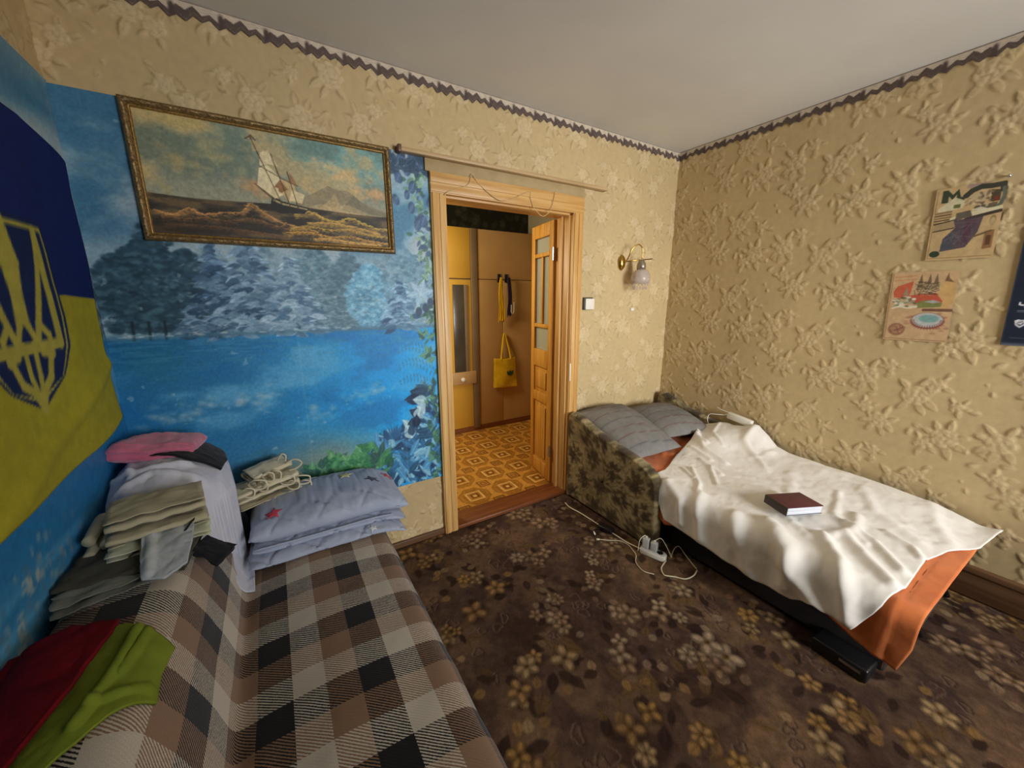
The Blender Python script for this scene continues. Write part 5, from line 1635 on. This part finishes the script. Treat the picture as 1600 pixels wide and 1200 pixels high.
# over the front of the wall-side armrest the sheet climbs
bump = np.interp(Y, [-1.08, -1.0, -.94, -.87, -.80, -.70, -.62, -.45], [0, .02, .075, .125, .095, .06, .045, .0]) * sstep(.26, .03, Af) + .03 * np.exp(-((Y + .60) / .16) ** 2) * sstep(.34, .05, Af)
bump += .055 * np.exp(-(((Af - .30) / .17) ** 2 + ((Y + .72) / .15) ** 2))
off += bump
for pts, wd, amp in (
    ([(.90, -1.38), (.99, -1.50), (1.08, -1.60), (1.13, -1.66)], .040, .034), ([(.80, -1.56), (.92, -1.66), (1.02, -1.73), (1.10, -1.75)], .032, .034),
    ([(.70, -1.62), (.80, -1.72), (.88, -1.82)], .026, .022), ([(.58, -1.58), (.64, -1.70), (.76, -1.82)], .020, .018), ([(.50, -1.70), (.54, -1.80), (.60, -1.84)], .016, .014),
    ([(.46, -1.58), (.60, -1.62), (.72, -1.58)], .024, .014), ([(1.0, -1.52), (1.12, -1.53)], .03, .016), ([(.95, -1.25), (1.05, -1.32), (1.15, -1.36)], .03, .016), ([(.93, -1.05), (1.04, -1.10), (1.14, -1.12)], .026, .015),
    ([(.96, -.86), (1.0, -.98), (1.12, -1.0)], .020, .014), ([(.70, -.84), (.84, -.98), (.92, -1.02)], .014, .014), ([(.60, -.90), (.76, -1.04), (.72, -1.16)], .012, .011), ([(.55, -.80), (.62, -.98)], .014, .012), ([(.74, -.80), (.80, -.92)], .010, .012),
    ([(.30, -.60), (.42, -.74), (.46, -.92)], .016, .014), ([(.16, -.50), (.30, -.60), (.36, -.72)], .014, .014), ([(.05, -.62), (.20, -.66), (.30, -.80)], .014, .010), ([(.02, -.85), (.16, -.86), (.24, -.98)], .020, .012), ([(.45, -.66), (.50, -.84)], .012, .012), ([(.10, -1.02), (.24, -1.0), (.34, -1.1)], .02, .008),
    ([(.25, -1.2), (.5, -1.3), (.6, -1.42)], .03, .006), ([(.15, -1.5), (.35, -1.62), (.45, -1.8)], .03, .010), ([(.03, -1.75), (.2, -1.8), (.35, -1.88)], .03, .010), ([(.58, -1.26), (.75, -1.38), (.84, -1.52)], .022, .010), ([(.30, -1.45), (.55, -1.52), (.68, -1.68)], .018, .008)):
    off += amp * np.exp(-(seg_dist(Af, Y, pts) / wd) ** 2)
hang = sstep(AE, AE + .15, Af)
off += hang * .010 * (np.sin(Y * 26 + 3 * np.sin(Y * 9)) * .5 + .5)
roll = np.exp(-((Y - np.interp(Af, [0, .14, .28], [-.40, -.50, -.60])) / .022) ** 2) * sstep(.36, .26, Af)
off += .030 * roll
P = drape_bed(Af, Y, np.maximum(off, .012))
P[..., 2] += .02 * sstep(-1.90, -1.99, Y) * sstep(.3, 0, Af)
sheet = grid_obj('white_sheet', P, ws, None, thick=.0025, off=1.0)
tag(sheet, 'rumpled white sheet spread over the bed, hanging down its open side', 'sheet')

# pillows
def pillow(name, M, w, l, t, seed, label, col_fun, puff=1.0):
    nu, nv = 70, 60
    u, v = np.meshgrid(np.linspace(-1, 1, nu), np.linspace(-1, 1, nv))
    prof = ((1 - np.abs(u) ** 2.6) * (1 - np.abs(v) ** 2.6)).clip(0) ** .55
    cx = 1 - .07 * (1 - np.abs(v) ** 2) * np.abs(u)
    cy = 1 - .07 * (1 - np.abs(u) ** 2) * np.abs(v)
    X, Y = u * w / 2 * cy, v * l / 2 * cx
    wr = .014 * (fbm(X * 9 + seed, Y * 7, 4, 540 + seed) - .5) * prof + .006 * (fbm(X * 26, Y * 20, 3, 545 + seed) - .5)
    top = np.stack([X, Y, t * prof * puff * .62 + wr], -1)
    bot = np.stack([X, Y, -t * prof * .38], -1)
    P = np.concatenate([top, bot[::-1]], 0)
    A = np.array(M)
    c = col_fun(np.concatenate([u * w / 2, (u * w / 2)[::-1]], 0), np.concatenate([v * l / 2, (v * l / 2)[::-1]], 0))
    o = grid_obj(name, P @ A[:3, :3].T + A[:3, 3], MAT['cotton_print'], None, lin(c))
    return tag(o, label, 'pillow', 'pillows at the head of the bed')


def striped(k0, per, sway):
    def f(x, y):
        c = np.empty(x.shape + (3,)); c[:] = (124, 122, 118)
        s = (y + sway * np.sin(x * 9)) / per + k0
        d = np.abs(np.mod(s, 1) - .5) * per
        col = np.where((np.floor(s) % 3 == 0)[..., None], np.array((92, 96, 100.)), np.array((116, 84, 78.)))
        m = np.clip(1.4 - d / .0042, 0, 1)
        c = c + (col - c) * m[..., None] * .85
        d2 = np.abs(np.mod(s + .13, 1) - .5) * per
        c = c + (np.array((112, 114, 118.)) - c) * (np.clip(1.2 - d2 / .003, 0, 1) * .5)[..., None]
        return c * (.94 + .12 * fbm(x * 40, y * 40, 3, 548))[..., None]
    return f


pillow('pillow', place(-.800, -.350, .578, -.05, .28, .0), .45, .60, .13, 3, 'grey striped pillow leaning in the corner nearest the door', striped(.2, .088, .012))
pillow('pillow', place(-.335, -.335, .565, -.10, .20, .02), .46, .46, .13, 6, 'grey striped pillow nearest the right wall', striped(.5, .085, .016))

# book
book = thing('book', 'maroon covered book lying on the white sheet', 'book', (-.72, -1.40, .45))
BZ = .4565
bm_ = place(-.750, -1.392, BZ, -.36, .02, .05)
bt = mat_plain('book_cover', (92, 46, 50), .5, (80, 38, 44), 20)
pg = mat_plain('book_pages', (214, 216, 222), .8, (186, 190, 200), 3, stretch=(1, 1, 240))
w2, l2 = .105, .066
MB().box((-w2, -l2, 0), (w2, l2, .003), bm_).build('back_cover', mat_plain('book_back', (112, 116, 128), .5), book, bevel=.001)
MB().box((-w2 + .004, -l2 + .004, .003), (w2 - .004, l2 - .004, .020), bm_).box((-w2 + .004, -l2 + .003, .0215), (w2 - .003, l2 - .003, .040), bm_).build('page_block', pg, book, bevel=.001)
MB().box((-w2, -l2, .040), (w2, l2, .0435), bm_).build('front_cover', bt, book, bevel=.001)
MB().box((-w2 - .002, -l2, 0), (-w2 + .003, l2, .0435), bm_).build('spine', mat_plain('book_spine', (60, 52, 48), .6), book, bevel=.0015)

# white adapter on the wall-side arm
ad = thing('power_adapter', 'white box shaped adapter on the arm beside the right wall', 'adapter', (-.03, -.74, .62))
am = Matrix.Translation((-.044, -.735, .622)) @ Matrix.Rotation(math.radians(9), 4, 'X')
MB().box((-.022, -.088, -.024), (.018, .088, .024), am).build('case', MAT['white_plastic'], ad, bevel=.006)
MB().tube([am @ Vector((0, .088, .0)), am @ Vector((-.008, .112, -.012))], [.008, .005], 8).build('plug', MAT['white_plastic'], ad, smooth=True)
MB().tube(spline([tuple(am @ Vector((-.008, .112, -.012))), (-.075, -.58, .625), (-.09, -.53, .615), (-.102, -.525, .575), (-.105, -.54, .54)], 8), .0028, 6).build('cable', MAT['white_plastic'], ad, smooth=True)
MB().tube(spline([tuple(am @ Vector((0, .088, .018))), (-.05, -.60, .660), (-.05, -.56, .672)], 8), .0028, 6).build('cable', MAT['white_plastic'], ad, smooth=True)

# ------------------------------------------------------------ extension block, chargers and cables on the carpet
CW = mat_plain('cream_cable', (218, 206, 176), .45)
ex = thing('extension_block', 'white power extension block on the carpet by the bed arm', 'extension cord', (-1.125, -.885, 0))
e0, e1 = Vector((-1.150, -.815, 0)), Vector((-1.098, -.955, 0))
dd = (e1 - e0); EL = dd.length
EM = Matrix.Translation(e0 + Vector((0, 0, .004))) @ Matrix.Rotation(math.atan2(dd.y, dd.x), 4, 'Z')
hull = [(0, -.016), (.012, -.026), (EL - .012, -.026), (EL, -.016), (EL, .016), (EL - .012, .026), (.012, .026), (0, .016)]
MB().prism(hull, 'z', 0, .034, EM).build('socket_block', MAT['white_plastic'], ex, bevel=.006, seg=3)
MB().prism([(a * .94 + .004, b * .86) for a, b in hull], 'z', .034, .038, EM).build('socket_face', MAT['grey_plastic'], ex, bevel=.002)
MB().lathe([(.0165, .038), (.0165, .0405), (.011, .0405), (.010, .0385)], EM @ Matrix.Translation((EL - .035, 0, 0)), 16).build('socket_ring', MAT['black_plastic'], ex)
MB().tube(spline([(-1.184, -.149, .010), (-1.196, -.214, .009), (-1.183, -.303, .009), (-1.177, -.402, .009), (-1.172, -.512, .009), (-1.165, -.609, .009), (-1.16, -.721, .010), (-1.15, -.80, .016), (-1.147, -.825, .02)], 6), .0042, 8).build('cord', CW, ex, smooth=True)
for nm, t0, hh, lab in (('charger', .030, .062, 'grey white phone charger standing in the extension block nearest the door'), ('charger', .078, .054, 'grey white phone charger in the middle of the extension block')):
    ch = thing(nm, lab, 'charger', tuple(EM @ Vector((t0, 0, .04))), 'phone chargers in the extension block')
    b0, w3 = EM @ Vector((t0, 0, 0)), .019
    MB().box((t0 - w3, -.014, .0395), (t0 + w3, .014, .0395 + hh), EM).build('charger_body', MAT['grey_plastic'], ch, bevel=.005, seg=3)
    MB().box((t0 - .006, -.008, .0395 + hh), (t0 + .006, .008, .0395 + hh + .010), EM).build('cable_plug', MAT['white_plastic'], ch, bevel=.002)
p1 = EM @ Vector((.030, 0, .11)); p2 = EM @ Vector((.078, .0, .103))
tag(MB().tube(spline([(-1.283, -.607, .009), (-1.242, -.64, .007), (-1.183, -.685, .007), (-1.17, -.737, .007), (-1.185, -.788, .007), (-1.205, -.83, .007), (-1.251, -.868, .007), (-1.273, -.912, .007), (-1.277, -.951, .007), (-1.249, -.993, .007)], 6), .0024, 6).build('thin_cable', CW, smooth=True), 'thin pale cable curling out over the carpet left of the block', 'cable')
MB().tube([(-1.30, -.598, .010), (-1.283, -.607, .009)], [.007, .005], 8).build('connector', CW, bpy.data.objects['thin_cable'], smooth=True)
tag(MB().tube(spline([tuple(p2), (-1.085, -.905, .115), (-1.06, -.94, .05), (-1.05, -.956, .010), (-1.02, -.938, .010), (-.985, -.93, .03), (-.975, -.95, .05), (-.985, -1.0, .03), (-1.0, -1.06, .010), (-1.01, -1.09, .007)], 6), .0024, 6).build('charging_cable', CW, smooth=True), 'thin white charging cable looping beside the bed base', 'cable')
tag(MB().tube(spline([(-1.106, -.962, .016), (-1.163, -.977, .008), (-1.19, -.997, .008), (-1.206, -1.022, .008), (-1.203, -1.036, .008), (-1.17, -1.068, .008), (-1.136, -1.107, .008), (-1.077, -1.115, .008), (-1.02, -1.10, .008)], 6), .0035, 8).build('thick_cable', CW, smooth=True), 'thicker cream cable looping over the carpet in front of the block', 'cable')
tag(MB().tube(spline([tuple(p1), (-1.155, -.84, .125), (-1.18, -.83, .10), (-1.178, -.822, .05), (-1.172, -.815, .012)], 6), .0022, 6).build('white_cable', MAT['white_plastic'], smooth=True), 'short white cable arching down from the taller charger', 'cable')
bt_ = thing('black_adapter', 'black adapter lying under the edge of the floral arm', 'adapter', (-1.19, -.56, 0))
MB().box((-.026, -.05, .0), (.026, .05, .032), place(-1.175, -.555, .004, .25)).build('adapter_body', MAT['black_plastic'], bt_, bevel=.006)
MB().tube([(-1.215, -.535, .02), (-1.255, -.53, .02), (-1.268, -.548, .012)], [.006, .006, .004], 8).build('lead', MAT['black_plastic'], bt_, smooth=True)
MB().tube([(-1.262, -.535, .016), (-1.273, -.556, .010)], .0055, 8).build('lead_tip', MAT['white_plastic'], bt_, smooth=True)
dev = thing('black_device', 'flat black device with silver strip under the bed foot', 'device', (-.93, -1.76, 0))
MB().box((-.05, -.095, 0), (.05, .095, .062), place(-1.006, -1.745, .004, -.05)).build('device_body', MAT['black_plastic'], dev, bevel=.008)
MB().box((-.0525, -.075, .034), (-.049, -.005, .046), place(-1.006, -1.745, .004, -.05)).build('silver_strip', MAT['steel'], dev)

# ------------------------------------------------------------ wardrobe and hanging things in the hall
wd = thing('hall_wardrobe', 'yellow and tan built in wardrobe across the hall', 'wardrobe', (-.95, HY + .2, 0))
MB().box((-2.3, HY + .022, .02), (.04, HY + .5, 2.20)).build('carcass', MAT['fibre_grey'], wd)
def door_(nm, x0, x1, z0, z1, mat, knob=None, lab=None):
    o = MB().box((x0, HY, z0), (x1, HY + .02, z1)).build(nm, mat, wd, bevel=.003)
    if lab: o['label'] = lab
    return o
door_('upper_door', -1.62, -1.045, 1.695, 2.195, MAT['fibre_yellow'], lab='bright yellow upper door')
door_('upper_door', -2.20, -1.626, 1.695, 2.195, MAT['fibre_yellow'])
ld_ = door_('lower_door', -1.62, -1.045, .06, 1.683, MAT['fibre_yellow'])
door_('lower_door', -2.20, -1.626, .06, 1.683, MAT['fibre_yellow'])
MB().box((-1.26, HY - .010, .70), (-1.13, HY, 1.63)).build('mirror_strip', MAT['dark_board'], ld_, bevel=.003)
MB().box((-1.13, HY - .013, .70), (-1.088, HY, 1.63)).build('mirror_trim', MAT['fibre_grey'], ld_, bevel=.003)
pl = MB().box((-1.40, HY - .022, .566), (-1.012, HY, .705)).build('cross_rail', MAT['fibre'], wd, bevel=.004)
MB().lathe([(.001, .04), (.018, .038), (.026, .026), (.024, .012), (.010, 0)], Matrix.Translation((-1.185, HY - .022, .625)) @ Matrix.Rotation(math.pi / 2, 4, 'X'), 14).build('knob', MAT['white_plastic'], pl, smooth=True)
MB().box((-1.042, HY - .012, .04), (-.968, HY + .02, 2.195)).build('stile', MAT['fibre_grey'], wd, bevel=.003)
door_('upper_panel', -.965, .03, 1.693, 2.195, MAT['fibre'])
door_('lower_panel', -.965, -.655, .06, 1.687, MAT['fibre'])
door_('lower_panel', -.651, .03, .06, 1.687, MAT['fibre'])
MB().box((-2.25, HY - .004, .005), (.04, HY + .03, .058)).build('plinth', MAT['sill'], wd)

hk = []
for x, l in ((-.705, 'left black wall hook holding the yellow scarf in the hall'), (-.612, 'right black wall hook holding the dark straps in the hall')):
    t = thing('coat_hook', l, 'hook', (x, HY - .03, 1.70), 'hooks on the hall wardrobe')
    MB().box((x - .02, HY - .012, 1.66), (x + .02, HY - .001, 1.75)).build('hook_plate', MAT['black_plastic'], t, bevel=.004)
    MB().tube(spline([(x, HY - .012, 1.715), (x, HY - .05, 1.70), (x, HY - .055, 1.73), (x, HY - .048, 1.745)], 5), .006, 8).build('hook_prong', MAT['black_plastic'], t, smooth=True)
yel = cotton('yellow_cloth', (226, 184, 30), (206, 162, 22))
def hanging(name, mat, x, z1, z0, w0, w1, seed, label, cat, y=HY - .035):
    n, mcount = 20, 44
    u, t = np.meshgrid(np.linspace(-1, 1, n), np.linspace(0, 1, mcount))
    wd_ = (w0 + (w1 - w0) * t ** .8) / 2
    P = np.stack([x + u * wd_ + .006 * np.sin(t * 6 + seed), y - .012 * np.abs(np.cos(u * 5 + t * 2)) - .006 * fbm(u * 3, t * 6, 2, seed), z1 + (z0 - z1) * t + .02 * np.abs(u) * (t > .9) * np.sin(u * 9)], -1)
    return tag(grid_obj(name, P, mat, None, thick=.006), label, cat)
hanging('yellow_scarf', yel, -.715, 1.712, 1.24, .02, .085, 3, 'narrow yellow scarf hanging from the left hall hook', 'scarf', HY - .06)
hanging('dark_strap', cotton('purple_black', (52, 38, 60), (38, 28, 44)), -.608, 1.712, 1.30, .035, .055, 5, 'dark purple belt straps hanging from the right hall hook', 'straps', HY - .06)
MB().tube(spline([(-.60, HY - .095, 1.42), (-.60, HY - .095, 1.34), (-.58, HY - .096, 1.325), (-.566, HY - .095, 1.36), (-.566, HY - .095, 1.45)], 5), .005, 6).build('strap_loop', MAT['grey_plastic'], bpy.data.objects['dark_strap'], smooth=True)
tag(MB().lathe([(.001, 0), (.010, -.004), (.012, -.012), (.006, -.03), (.005, -.034)], Matrix.Translation((-.655, HY - .002, 1.085)) @ Matrix.Rotation(math.pi / 2, 4, 'X') @ Matrix.Rotation(math.pi, 4, 'X'), 10).build('brass_peg', MAT['brass'], smooth=True), 'small brass peg from which the yellow tote bag hangs', 'peg')
tote = thing('tote_bag', 'yellow cotton tote bag with dark round emblem in the hall', 'bag', (-.65, HY - .04, .48))
n, q = 26, 30
u, t = np.meshgrid(np.linspace(-1, 1, n), np.linspace(0, 1, q))
fr = np.stack([-.650 + u * (.135 + .020 * t) + .01 * (t - .5), HY - .045 - .022 * np.cos(u * 1.5) - .010 * np.sin(u * 3 + t * 4) * t, .815 - .335 * t + .012 * u ** 2 * (1 - t) - .01 * u * t], -1)
bk = fr.copy(); bk[..., 1] = HY - .022 - .008 * np.cos(u * 1.5)
grid_obj('bag_body', np.concatenate([fr, bk[::-1]], 0), yel, tote, thick=.002)
for s in (0, .012):
    MB().tube(spline([(-.715, HY - .060 + s, .80), (-.700, HY - .056 + s, .90), (-.670, HY - .040 + s, 1.06), (-.655, HY - .034 + s, 1.098), (-.640, HY - .040 + s, 1.06), (-.600, HY - .056 + s, .90), (-.585, HY - .060 + s, .80)], 6), .0085, 6).build('handle', yel, tote, smooth=True)
em = mat_plain('emblem_green', (40, 62, 40), .7)
ex_, ez_ = -.605, .655
vv = [(ex_ + math.cos(a) * .042 * (1.0), HY - .077, ez_ + math.sin(a) * .040) for a in np.linspace(math.pi, 2 * math.pi, 14)] + [(ex_ + .042, HY - .077, ez_ + .02), (ex_ + .02, HY - .0775, ez_ + .005), (ex_, HY - .0775, ez_ + .022), (ex_ - .02, HY - .0775, ez_ + .005), (ex_ - .042, HY - .077, ez_ + .02)]
o = mesh_obj('emblem', vv + [(p[0], p[1] + .012, p[2]) for p in vv], [tuple(range(len(vv)))[::-1]] + [(i, (i + 1) % len(vv), len(vv) + (i + 1) % len(vv), len(vv) + i) for i in range(len(vv))], em, tote)
